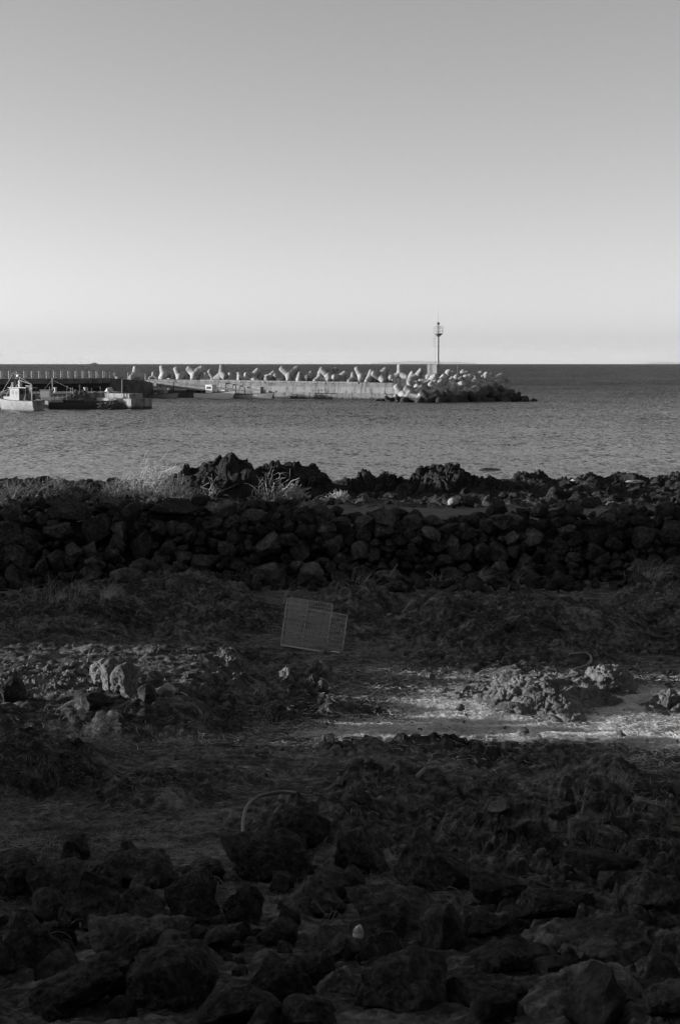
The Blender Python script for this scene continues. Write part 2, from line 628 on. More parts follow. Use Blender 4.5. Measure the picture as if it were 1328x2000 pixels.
# bare lava humps: centre px, centre py, half width px, half depth (m), height (m), rock mask
HUMPS = [
    (170, 1330, 330, 1.5, .05, 1.0),
    (300, 1412, 200, .35, .05, 1.0), (40, 1500, 190, .8, .24, 1.0),
    (70, 1215, 260, 2.4, .22, .9), (300, 1165, 170, 1.6, .28, .9), (700, 1185, 90, 1.2, .32, 1.0), (460, 1200, 120, 1.2, .12, .8),
    (470, 1350, 95, .6, .12, 1.0), (600, 1345, 70, .7, .12, 1.0),
    (980, 1235, 230, 2.2, .27, .9), (1150, 1215, 120, 1.5, .20, .8), (850, 1210, 70, 1.0, .18, .9),
    (1300, 1180, 110, 1.5, .18, .9), (700, 1215, 110, 1.2, .10, .7),
    (1150, 1540, 120, .55, .22, 1.0), (760, 1530, 130, .5, .12, 1.0), (620, 1590, 150, .5, .10, .9),
    (980, 1620, 150, .5, .13, 1.0), (1180, 1650, 160, .5, .14, 1.0), (330, 1530, 140, .5, .09, .7),
    (1150, 1440, 170, .35, .06, .6), (560, 1385, 160, .5, .05, .6), (690, 1378, 110, .5, .06, .5), (850, 1440, 170, .3, .0, .4),
]
HW = []
for (hx, hy, hw, hd, hh, hm) in HUMPS:
    p = at_z(hx, hy, 0.05)
    HW.append((p[0], p[1], hw * p[1] / FPX, hd, hh, hm))
# shore humps (world metres): x, y, rx, ry, h
SHORE = [(-2.6, 50, 3.4, 3.0, .45), (4.2, 49, 2.2, 2.0, .2), (9, 52, 6, 4, .15), (-12, 50, 6, 4, .3)]


def terrain(x, y, detail=True):
    x = np.asarray(x, float)
    y = np.asarray(y, float)
    z = np.interp(y, PROF_Y, PROF_Z)
    P = np.stack([x, y, np.zeros_like(x)], -1)
    wrp = fbm(P * 0.5, 5, 3)
    W = P + np.stack([wrp, -wrp, wrp], -1) * 0.9
    mask = sstep(0.02, 0.22, fbm(W * np.array([.30, .55, 1]), 11, 4))
    hsum = np.zeros_like(x)
    for (cx_, cy_, rx, ry, hh, hm) in HW:
        d = np.sqrt(((x - cx_ + wrp * .5) / rx) ** 2 + ((y - cy_ + wrp * .6) / ry) ** 2)
        e = sstep(1.15, 0.25, d)
        hsum = hsum + e * hh
        mask = np.maximum(mask, sstep(1.2, 0.75, d) * hm)
    shore = sstep(36.2, 38.4, y)
    pathm = sstep(29.5, 30.5, y + wrp * 1.2) * (1 - sstep(36.3, 37.3, y + wrp * 2.0 - 0.12 * x * (x < 0) * -1))
    near = sstep(9.4, 7.5, y)
    mask = np.maximum(mask, shore)
    mask = np.maximum(mask, .9 * sstep(.3, 1.4, x) * sstep(10.8, 9.8, y))
    mask = mask * (1 - pathm)
    yel = sstep(20.0, 21.5, y) * sstep(29, 25, y)
    z = z + hsum * (1 - pathm)
    plat = sstep(-1.0, -1.5, x + .35 * wrp) * sstep(12.45, 12.95, y + .35 * wrp) * sstep(17.6, 16.0, y + .5 * wrp)
    z = z + .22 * plat
    mask = np.maximum(mask, plat)
    # level straw-littered soil, its colour paled over the sun patch to strengthen the light
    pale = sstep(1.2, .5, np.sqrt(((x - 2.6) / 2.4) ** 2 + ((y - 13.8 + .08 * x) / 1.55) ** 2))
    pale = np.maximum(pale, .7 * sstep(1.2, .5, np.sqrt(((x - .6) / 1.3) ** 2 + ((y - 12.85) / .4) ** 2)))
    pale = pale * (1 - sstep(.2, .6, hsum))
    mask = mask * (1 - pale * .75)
    calm = (1 - .55 * plat) * (1 - .45 * pale)
    if detail:
        Q = W * np.array([0.9, 2.1, 1])
        r1 = ridged(Q, 21, 5)
        r2 = ridged(W * np.array([3.2, 5.5, 1]), 41, 4)
        f1, f2 = worley3(W * np.array([1.6, 3.0, 1]), 9)
        crack = np.clip((f2 - f1) * 2.2, 0, 1)
        amp = 1 - 0.0 * y
        c1, c2 = worley3(P * np.array([7.0, 9.5, 1]), 43)
        r3 = np.clip((c2 - c1) * 2, 0, 1) * 1.2 + perlin3(P * np.array([6, 8, 1.]), 44) - .5
        z = z + calm * mask * (1 - shore) * (.075 * r1 + .055 * r2 + .048 * r3 + .085 * crack - .08)
        z = z + calm * (1 - pathm) * (1 - shore) * (.05 * fbm(P * 1.3, 71, 3) + .045 * fbm(P * np.array([5, 8, 1]), 72, 5) + .012 * fbm(P * np.array([14., 18, 1]), 74, 2))
        z = z + pathm * .012 * fbm(P * 1.5, 73, 3)
        if np.any(shore > 0):
            S = W * np.array([.42, .55, 1])
            f1, f2 = worley3(W * np.array([.8, 1.1, 1]), 19)
            z = z + shore * (-.30 * ridged(S, 91, 5) + .30 * np.clip((f2 - f1) * 1.8, 0, 1) - .06
                             - .14 * ridged(W * np.array([2.2, 3.5, 1]), 93, 4))
        led = sstep(.3, 1.4, x + .3 * wrp) * sstep(11.2, 9.6, y)
        q = z + .22 * ridged(W * np.array([.9, 1.6, 1]), 63, 4) * led
        st = .11
        fr_ = q / st - np.floor(q / st)
        z = z * (1 - led) + led * (np.floor(q / st) + sstep(.55, .95, fr_)) * st + led * (.035 * ridged(W * np.array([3., 4.5, 1]), 64, 5))
        z = z + near * .05 * ridged(P * 3, 61, 4)
    for (cx_, cy_, rx, ry, hh) in SHORE:
        d = np.sqrt(((x - cx_ + wrp) / rx) ** 2 + ((y - cy_) / ry) ** 2)
        z = z + sstep(1.1, 0.2, d) * hh
    return z, mask, pale


def gz(x, y):
    return float(gfast(np.array([x]), np.array([y]))[0])


def ground_at(px, py, y0=4.5, y1=80):
    """first point where the sight line through a pixel of the photograph meets the ground"""
    d = ray(px, py)
    t = np.geomspace(y0, y1, 900) / d[1]
    P = np.array([0, 0, CAM_Z])[None] + d[None] * t[:, None]
    z = gfast(P[:, 0], P[:, 1])
    k = np.argmax(P[:, 2] < z)
    return P[k] if P[k, 2] < z[k] else P[-1]


def make_ground():
    nf, nyf = 560, 1150
    yf = np.geomspace(5.0, 96, nyf)
    yb = np.concatenate([[-400, -150, -60, -30, -15, -8, -4, -1, 1, 2, 3, 3.7, 4.3, 4.7]])
    ya = np.array([100, 106, 115, 130, 160, 220, 300, 400])
    Y = np.concatenate([yb, yf, ya])
    uf = np.linspace(-1, 1, nf)
    left = -np.array([1.05, 1.12, 1.25, 1.45, 1.8, 2.4, 3.5, 5.5, 9, 16, 40])[::-1]
    right = -left[::-1]
    U = np.concatenate([left, uf, right])
    half = np.where(Y > 0, 0.265 * np.maximum(Y, 0) + 0.9, 2.5)
    X = U[None, :] * half[:, None]
    # far outside columns: reach a fixed distance
    X[:, 0] = -420
    X[:, -1] = 420
    YY = np.repeat(Y[:, None], X.shape[1], 1)
    z, mask, pale = terrain(X.ravel(), YY.ravel())
    ny, nx = X.shape
    global GRID
    GRID = (Y, U, z.reshape(X.shape))
    V = np.stack([X.ravel(), YY.ravel(), z], -1)
    i = np.arange(ny - 1)[:, None] * nx + np.arange(nx - 1)[None, :]
    F = np.stack([i, i + 1, i + nx + 1, i + nx], -1).reshape(-1, 4)
    me = np_mesh('ground', V, F, M['ground'])
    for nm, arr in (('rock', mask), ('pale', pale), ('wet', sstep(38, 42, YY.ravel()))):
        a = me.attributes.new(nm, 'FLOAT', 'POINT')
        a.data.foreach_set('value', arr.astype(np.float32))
    # the coastal path is the ground's own level strip: its faces get the path material
    me.materials.append(M['path'])
    yc = YY[:-1, :-1].ravel()
    P = np.stack([X[:-1, :-1].ravel(), yc, np.zeros(len(yc))], -1)
    wrp = fbm(P * 0.5, 5, 3)
    isp = (yc + wrp * 1.2 > 30) & (yc + wrp * 2.0 + 0.12 * P[:, 0] * (P[:, 0] < 0) < 36.8)
    me.polygons.foreach_set('material_index', isp.astype(np.int32))
    o = link('ground', me)
    tag(o, kind='structure')


def gfast(x, y):
    """height of the finished ground sheet, read off its own grid"""
    x = np.asarray(x, float); y = np.asarray(y, float)
    Yg, Ug, Zg = GRID
    sh = x.shape
    x = x.ravel(); y = y.ravel()
    half = np.where(y > 0, 0.265 * np.maximum(y, 0) + 0.9, 2.5)
    u = np.clip(x / half, Ug[1], Ug[-2])
    j = np.clip(np.searchsorted(Yg, y) - 1, 0, len(Yg) - 2)
    i = np.clip(np.searchsorted(Ug, u) - 1, 0, len(Ug) - 2)
    fy = np.clip((y - Yg[j]) / (Yg[j + 1] - Yg[j]), 0, 1)
    fx = np.clip((u - Ug[i]) / (Ug[i + 1] - Ug[i]), 0, 1)
    z = (Zg[j, i] * (1 - fx) + Zg[j, i + 1] * fx) * (1 - fy) + (Zg[j + 1, i] * (1 - fx) + Zg[j + 1, i + 1] * fx) * fy
    return z.reshape(sh)


def make_sea():
    rs = np.concatenate([[30], np.geomspace(50, 32000, 70)])
    n = 180
    an = np.linspace(0, 2 * np.pi, n, endpoint=False)
    X = rs[:, None] * np.sin(an)[None]
    Y = rs[:, None] * np.cos(an)[None]
    Z = SEA - (X ** 2 + Y ** 2) / (2 * 3.0e7)
    V = np.stack([X.ravel(), Y.ravel(), Z.ravel()], -1)
    F = []
    for i in range(len(rs) - 1):
        a = i * n + np.arange(n)
        b = i * n + (np.arange(n) + 1) % n
        F.append(np.stack([b, a, a + n, b + n], -1))
    o = link('sea', np_mesh('sea', V, np.concatenate(F), M['sea']))
    tag(o, kind='structure')


make_ground()
make_sea()

# ------------------------------------------------------------------ rocks
_ICO = {}


def ico(sub):
    if sub not in _ICO:
        bm = bmesh.new()
        bmesh.ops.create_icosphere(bm, subdivisions=sub, radius=1)
        V = np.array([v.co[:] for v in bm.verts])
        F = np.array([[v.index for v in f.verts] for f in bm.faces])
        bm.free()
        _ICO[sub] = (V, F)
    return _ICO[sub]


def rock_verts(seed, dims, sub=5, ncut=9, dmin=.55, dmax=.85, lump=.25, rough=.05, crag=0.0, sharp=1.0):
    rs = np.random.RandomState(seed)
    U, F = ico(sub)
    V = U * (1 + lump * perlin3(U * 1.1 + seed * 1.37, seed))[:, None]
    for _ in range(ncut):
        n = rs.normal(size=3)
        n /= np.linalg.norm(n)
        d = rs.uniform(dmin, dmax)
        s = V @ n - d
        V = V - n[None] * (np.maximum(s, 0) * sharp)[:, None]
    V = V / np.abs(V).max(0)
    V = V * np.array(dims)[None] / 2
    L = min(dims)
    nrm = U
    k = 1.0 / max(L, .05)
    dsp = rough * L * (fbm(V * 3.2 * k + seed, seed + 3, 4, .55) + .45 * ridged(V * 5.5 * k + seed, seed + 7, 3))
    if crag:
        f1, f2 = worley3(V * 2.6 * k + seed * .7, seed + 9)
        dsp = dsp + crag * L * (np.clip((f2 - f1) * 1.6, 0, 1) - .5)
    return V + nrm * dsp[:, None], F


def rock(name, loc, dims, seed, mat, rz=0, tilt=(0, 0), parent=None, **kw):
    V, F = rock_verts(seed, dims, **kw)
    return link(name, np_mesh(name, V, F, mat), parent, loc, (tilt[0], tilt[1], rz))


def merge(chunks):
    Vs, Fs, n = [], [], 0
    for V, F in chunks:
        Vs.append(V)
        Fs.append(F + n)
        n += len(V)
    return np.concatenate(Vs), np.concatenate(Fs)


def rotz(V, a):
    c, s = math.cos(a), math.sin(a)
    return np.stack([V[:, 0] * c - V[:, 1] * s, V[:, 0] * s + V[:, 1] * c, V[:, 2]], -1)


def rand_rot(V, rs):
    q = rs.normal(size=4)
    q /= np.linalg.norm(q)
    a, b, c, d = q
    Rm = np.array([[1 - 2 * (c * c + d * d), 2 * (b * c - a * d), 2 * (b * d + a * c)],
                   [2 * (b * c + a * d), 1 - 2 * (b * b + d * d), 2 * (c * d - a * b)],
                   [2 * (b * d - a * c), 2 * (c * d + a * b), 1 - 2 * (b * b + c * c)]])
    return V @ Rm.T


# ---- foreground boulders: (centre px, centre py, width px, height px, depth ratio, seed, tilt, turn, material, label)
B = [
    (558, 1645, 170, 105, .8, 3, -.25, .2, 'boulder', "wedge-shaped dark boulder at the back of the pile, where the curved hose ends"),
    (523, 1702, 172, 105, .8, 14, .05, .4, 'boulder', "broad rounded boulder just below the wedge-shaped one at the top of the pile"),
    (408, 1718, 95, 60, .7, 5, -.35, .1, 'boulder', "low pointed stone sloping down on the left of the broad rounded boulder"),
    (262, 1715, 175, 88, .8, 6, .1, .3, 'boulder', "wide low black boulder on the straw edge, left of the pile's middle"),
    (28, 1735, 110, 105, .9, 7, .0, .1, 'boulder', "tall dark boulder at the top of the pile, cut by the left edge"),
    (105, 1745, 115, 92, .9, 8, .15, .9, 'boulder', "peaked black boulder second from the left along the top of the pile"),
    (190, 1800, 115, 115, .9, 9, -.2, 1.4, 'boulder', "leaning ridged boulder behind the large pitted grey slab, on its left"),
    (288, 1790, 128, 92, .8, 10, .2, .6, 'boulder', "angular boulder with a pale upper edge resting right behind the pitted grey slab"),
    (382, 1785, 100, 95, .9, 31, .0, 2.0, 'boulder', "dark upright stone between the pitted grey slab and the split-faced stone"),
    (482, 1785, 92, 105, .9, 12, .15, .5, 'boulder', "split-faced stone with two flat facets below the broad rounded boulder"),
    (262, 1858, 220, 130, .9, 13, -.28, .35, 'grey_boulder', "large pitted grey slab with a sloping top, lightest big stone on the left"),
    (612, 1765, 108, 82, .9, 4, .0, 1.1, 'boulder', "squarish dark stone left of the biggest block in the pile"),
    (834, 1712, 172, 160, .9, 15, .05, .5, 'boulder', "biggest block of the pile, tall and dark with a broken left face"),
    (705, 1690, 115, 110, .9, 16, .0, .2, 'boulder', "blunt dark boulder directly left of the biggest block"),
    (775, 1800, 165, 105, .9, 17, .1, .8, 'boulder', "craggy dark boulder at the foot of the biggest block"),
    (668, 1862, 95, 75, .9, 18, .0, .4, 'grey_boulder', "small greyish stone carrying the scrap of white plastic"),
    (745, 1865, 70, 66, .9, 19, .1, .4, 'boulder', "small pitted stone just right of the scrap of white plastic"),
    (982, 1742, 135, 72, .9, 20, .1, .2, 'boulder', "low stone with an overhanging lip right of the biggest block"),
    (1092, 1778, 175, 62, .8, 21, .08, .1, 'boulder', "flat-topped stone with a paler worn top on the right of the pile"),
    (118, 1965, 225, 125, .9, 22, -.1, .4, 'boulder', "deeply pitted boulder in the bottom left corner area of the pile"),
    (350, 1945, 230, 150, .9, 23, .12, .9, 'boulder', "broad-shouldered boulder at the bottom edge, in front of the pitted grey slab"),
    (552, 1945, 150, 135, .9, 24, .0, .1, 'boulder', "blocky upright boulder at the bottom, below the stone with white plastic"),
    (55, 1865, 150, 130, .9, 25, .0, .5, 'boulder', "black boulder in deep shade at the left edge above the deeply pitted one"),
    (455, 1992, 190, 80, .9, 26, .0, .5, 'boulder', "rough low stone on the bottom edge between the broad-shouldered and blocky boulders"),
    (605, 1998, 140, 70, .9, 27, .0, .5, 'boulder', "half-cut stone on the bottom edge just under the blocky upright boulder"),
    (785, 1950, 195, 140, .9, 28, .1, 1.2, 'boulder', "humped dark boulder at the bottom edge just right of the photo's middle"),
    (925, 1952, 150, 80, .9, 29, .0, .3, 'boulder', "long low stone at the bottom between the humped boulder and the smooth pale-topped one"),
    (1140, 1968, 250, 110, .8, 30, .1, .2, 'grey_boulder', "smooth long boulder with a pale top at the bottom right of the photo"),
    (1300, 1975, 110, 80, .9, 33, .0, .7, 'boulder', "rounded stone in the bottom right corner of the photo"),
    (1010, 1890, 190, 70, .9, 34, .1, .1, 'boulder', "layered low rock above the long low stone, right of the pile's middle"),
    (1215, 1860, 190, 85, .9, 35, .0, .4, 'boulder', "knobbly rock at the right, above the smooth pale-topped boulder"),
    (435, 1850, 110, 72, .9, 36, .0, .6, 'boulder', "dark stone wedged between the pitted grey slab and the greyish stone"),
    (655, 1925, 85, 66, .9, 37, .1, .9, 'grey_boulder', "small stone with a flat lit face beside the blocky upright boulder"),
    (545, 1838, 85, 62, .9, 38, .1, .2, 'boulder', "small craggy stone left of the one carrying white plastic"),
    (1275, 1745, 120, 75, .9, 39, .0, .5, 'boulder', "half-buried low stone near the right edge, above the knobbly rock"),
    (1185, 1705, 180, 55, .8, 40, .05, .1, 'boulder', "flat ledge of lava beyond the flat-topped stone on the right"),
    (940, 1815, 110, 66, .9, 42, .0, .9, 'boulder', "dark stone just right of the foot of the biggest block"),
]
rsB = np.random.RandomState(5)
for (bx, by, bw, bh, dr, seed, tl, tz, mt, lab) in B:
    p = ground_at(bx, by + bh * .18)
    s = p[1] / FPX / math.cos(PITCH)
    wd, ht = bw * s * 1.02, bh * s * 1.02
    dims = (wd * 1.05, wd * dr, ht * 1.12)
    o = rock('boulder', (p[0], p[1] + wd * dr * .25, p[2] + ht * .22), dims, seed, M[mt], tz * .5, (-.12, tl),
             sub=6, ncut=15, dmin=.38, dmax=.82, rough=.085, lump=.5, crag=.055, sharp=.9)
    tag(o, lab, 'boulder', 'boulders in the foreground pile')

# ---- stones lying in the middle field
F1 = [
    (242, 1343, 58, 66, 1.0, 51, .0, .0, 'sunlit_rock', "round pitted boulder lit by the low sun on the left lava platform"),
    (197, 1325, 45, 50, .9, 52, .5, .6, 'sunlit_rock', "jagged sunlit rock leaning just left of the round pitted boulder"),
    (215, 1335, 50, 62, .8, 59, -.4, 1.2, 'sunlit_rock', "pointed sunlit rock standing between the jagged rock and the round boulder"),
    (287, 1358, 42, 36, .9, 53, .0, .6, 'boulder', "black stone in the shadow of the round pitted boulder"),
    (323, 1351, 40, 27, .8, 54, .0, .1, 'pale_stone', "smooth pale rounded stone right of the round pitted boulder"),
    (180, 1372, 85, 36, .7, 55, .0, .1, 'boulder', "low dark block below the jagged sunlit rock"),
    (20, 1352, 60, 55, .8, 56, .1, .4, 'boulder', "dark craggy rock at the left edge of the photo, beside the sunlit lava"),
    (840, 1326, 22, 15, .9, 57, .0, .1, 'sunlit_rock', "small pale stone on its own left of the sunlit outcrop"),
    (913, 1163, 22, 20, .9, 58, .3, .1, 'grey_boulder', "small grey stone leaning on the dark hump below the stone wall"),
    (760, 1203, 20, 10, .9, 60, .0, .1, 'grey_boulder', "tiny flat grey stone on the soil right of the wire trap"),
    (170, 1094, 20, 16, .9, 61, .2, .1, 'pale_stone', "small pale stone low on the left part of the drystone wall"),
    (1290, 1085, 105, 95, .5, 62, .1, .1, 'grey_boulder', "large flat-faced slab leaning against the right end of the stone wall"),
    (985, 1580, 70, 24, .8, 64, .0, .1, 'grey_boulder', "thin flat slab of lava lying below the dark hump on the right"),
    (1100, 1590, 60, 34, .8, 65, .0, .3, 'boulder', "angular lump of rock beside the thin flat slab on the right"),
    (245, 1130, 62, 44, .8, 66, .0, .3, 'boulder', "black block at the foot of the wall behind the second grass tuft"),
    (28, 1100, 80, 68, .8, 67, .0, .3, 'boulder', "broad dark boulder at the foot of the wall, at the left edge"),
    (345, 1142, 46, 32, .8, 68, .0, .3, 'grey_boulder', "rounded greyish stone on the grass bank under the wall, left of the trap"),
]
for (bx, by, bw, bh, dr, seed, tl, tz, mt, lab) in F1:
    p = ground_at(bx, by + bh * .40)
    s = p[1] / FPX
    wd, ht = bw * s, bh * s
    o = rock('field_stone', (p[0], p[1] + wd * dr * .3, p[2] + ht * (.62 if mt == 'sunlit_rock' else .42)), (wd, wd * dr, ht * 1.1), seed, M[mt], tz, (-.05, tl),
             sub=6, ncut=8, dmin=.6, dmax=.9, rough=.07 if mt == 'sunlit_rock' else .04, crag=.06 if mt == 'sunlit_rock' else 0)
    tag(o, lab, 'stone', 'loose stones on the field')


# ---- craggy outcrops: a knobbly dome sunk in the ground
def outcrop(name, cx_, cy_, rx, ry, h, seed, mat, label, n=(170, 110), knob=3.0, rough=.35, cell=(1, 1), skew=0.0):
    nu, nv = n
    u = np.linspace(-1, 1, nu)
    v = np.linspace(-1, 1, nv)
    UU, VV = np.meshgrid(u, v)
    X = (UU * rx).ravel()
    Y = (VV * ry).ravel()
    P = np.stack([X * cell[0], Y * cell[1], np.full_like(X, seed * 1.7)], -1)
    wv = fbm(P * knob * .4, seed, 3)
    d = np.sqrt((X / rx) ** 2 + (Y / ry) ** 2) + .5 * fbm(P * (1.1 / max(rx, ry)) * 2.0, seed, 2)
    env = sstep(1.05, .1, d)
    gzv = gfast(X + cx_, Y + cy_)
    Z0 = env * h * .9 + skew * env * X
    dZu, dZv = np.gradient(Z0.reshape(nv, nu), 2 * ry / nv, 2 * rx / nu)
    N = np.stack([-dZv.ravel(), -dZu.ravel(), np.ones_like(X)], -1)
    N /= np.linalg.norm(N, axis=1, keepdims=True)
    Q = np.stack([X, Y, Z0 * 1.5 + seed * 1.7], -1) * knob
    Q = Q + .5 * np.stack([perlin3(Q * .8, seed + 11), perlin3(Q * .8, seed + 12), perlin3(Q * .8, seed + 13)], -1)
    f1, f2 = worley3(Q, seed + 1)
    g1, g2 = worley3(Q * 2.7, seed + 2)
    blk = np.clip((f2 - f1) * 1.8, 0, 1) ** .5
    blk2 = np.clip((g2 - g1) * 1.8, 0, 1) ** .6
    am = min(1 / knob, h * 1.5) * rough
    # bedding: thin level steps in the flanks
    bed = np.sin(Z0 * 6.28 * 2.2 * knob / 2 + 2.5 * perlin3(Q * .5, seed + 6))
    disp = env ** .4 * am * (.9 * blk + .40 * blk2 + .8 * perlin3(Q * .55, seed + 4) - .7 - .22 * ridged(Q * 3.0, seed + 5, 4) + .12 * bed)
    V = np.stack([X, Y, gzv + Z0 - .04 - .3 * sstep(.95, 1.25, d)], -1) + N * disp[:, None]
    i = np.arange(nv - 1)[:, None] * nu + np.arange(nu - 1)[None]
    F = np.stack([i, i + 1, i + nu + 1, i + nu], -1).reshape(-1, 4)
    # close with an underside so it is a solid lump
    o = link(name, np_mesh(name, V, F, M[mat]), None, (cx_, cy_, 0))
    tag(o, label, 'rock outcrop', 'lava outcrops')
    return o


def oc(px, py, wpx, ry, h, seed, mat, label, knob=3.0, rough=.35, n=(230, 150), zref=0.05, cell=(1, 1)):
    p = at_z(px, py, zref)
    return outcrop('rock_outcrop', p[0], p[1], wpx * p[1] / FPX / 2, ry, h, seed, mat, label, n, knob, rough, cell)


oc(120, 1325, 600, 1.35, .06, 109, 'sunlit_rock', "broad low sunlit lava platform at the left, around the round boulder", 11.0, .5, (680, 380), zref=.24)
oc(1065, 1362, 350, .95, .30, 101, 'sunlit_rock', "largest sunlit knobbly lava outcrop beside the bright straw patch on the right", 4.5, .30, (420, 260))
oc(1175, 1330, 230, .6, .27, 102, 'sunlit_rock', "sunlit hump of lava just behind the largest outcrop, where the upper hose ends", 4.5, .3)
oc(930, 1345, 200, .42, .12, 103, 'sunlit_rock', "low sunlit ledge forming the left tip of the large outcrop", 5, .35)
oc(1305, 1372, 130, .45, .22, 104, 'sunlit_rock', "sunlit rock at the right edge of the photo, right of the large outcrop", 4.5, .35)
oc(465, 1320, 105, .45, .30, 105, 'sunlit_rock', "narrow upright stack of sunlit lava below the wire trap, left of it", 6.0, .5)
oc(470, 1350, 150, .28, .16, 106, 'sunlit_rock', "thin lit shelf of lava under the narrow stack", 5.0, .5)
oc(625, 1318, 85, .38, .28, 107, 'sunlit_rock', "small lit ridge of lava right below the wire trap", 6.0, .5)
oc(320, 1408, 260, .20, .04, 110, 'sunlit_rock', "thin lit lip of lava in front of the round pitted boulder", 8.0, .4, zref=.2)
oc(560, 1345, 70, .25, .20, 108, 'sunlit_rock', "small broken knob of lava between the narrow stack and the ridge below the trap", 6.0, .5)


def oc_shore(px, top_py, wpx, Y, ry, seed, label, knob=1.2, rough=.45, n=(260, 150), base=None):
    p = at_y(px, top_py, Y)
    g = gz(p[0], Y) if base is None else base
    h = max(.25, p[2] - g) * 1.12 + (.14 if seed in (111, 112, 114) else .06)
    return outcrop('rock_outcrop', p[0], Y, wpx * Y / FPX / 2, ry, h, seed, 'shore_rock', label, n, knob, rough)


oc_shore(428, 900, 310, 47, 2.4, 111, "highest black shore outcrop, with the main peak left of the picture's middle", 1.8, .28)
oc_shore(548, 911, 300, 48, 2.2, 112, "black shore outcrop forming the right shoulder of the highest one", 1.8, .28)
oc_shore(610, 928, 150, 47, 1.6, 113, "low tail of the black shore outcrop sloping down to the right", 1.5, .45)
oc_shore(865, 918, 200, 49, 2.2, 114, "lumpy lit shore outcrop above the white float", 2.2, .5)
oc_shore(1045, 922, 120, 54, 1.6, 115, "rounded shore outcrop left of the twin domes", 1.3, .3)
oc_shore(1140, 928, 90, 54, 1.4, 116, "twin-domed shore rock against the water", 1.2, .25)
oc_shore(1215, 928, 100, 54, 1.3, 117, "smooth single-domed shore rock third from the right", 1.0, .2)
oc_shore(1310, 936, 110, 53, 1.5, 118, "grey shore rock cut by the right edge of the photo", 1.4, .35)
oc_shore(735, 934, 170, 50, 1.6, 119, "flat dark shore rock between the black outcrop and the lumpy one", 1.6, .4)
oc_shore(950, 934, 130, 50, 1.2, 120, "flat dark shore rock right of the lumpy outcrop", 1.6, .4)
oc_shore(1100, 965, 170, 43, .8, 121, "broad dark slab of rock standing just behind the right part of the path", .9, .3)

# a rock awash off the shore
V, F = rock_verts(130, (1.7, 1.2, .34), 5)
p = at_z(955, 918, SEA)
tag(link('sea_rock', np_mesh('sea_rock', V, F, M['shore_rock']), None, (p[0], p[1], SEA - .03)),
    "dark low rock awash in the water off the lumpy outcrop", 'sea rock')

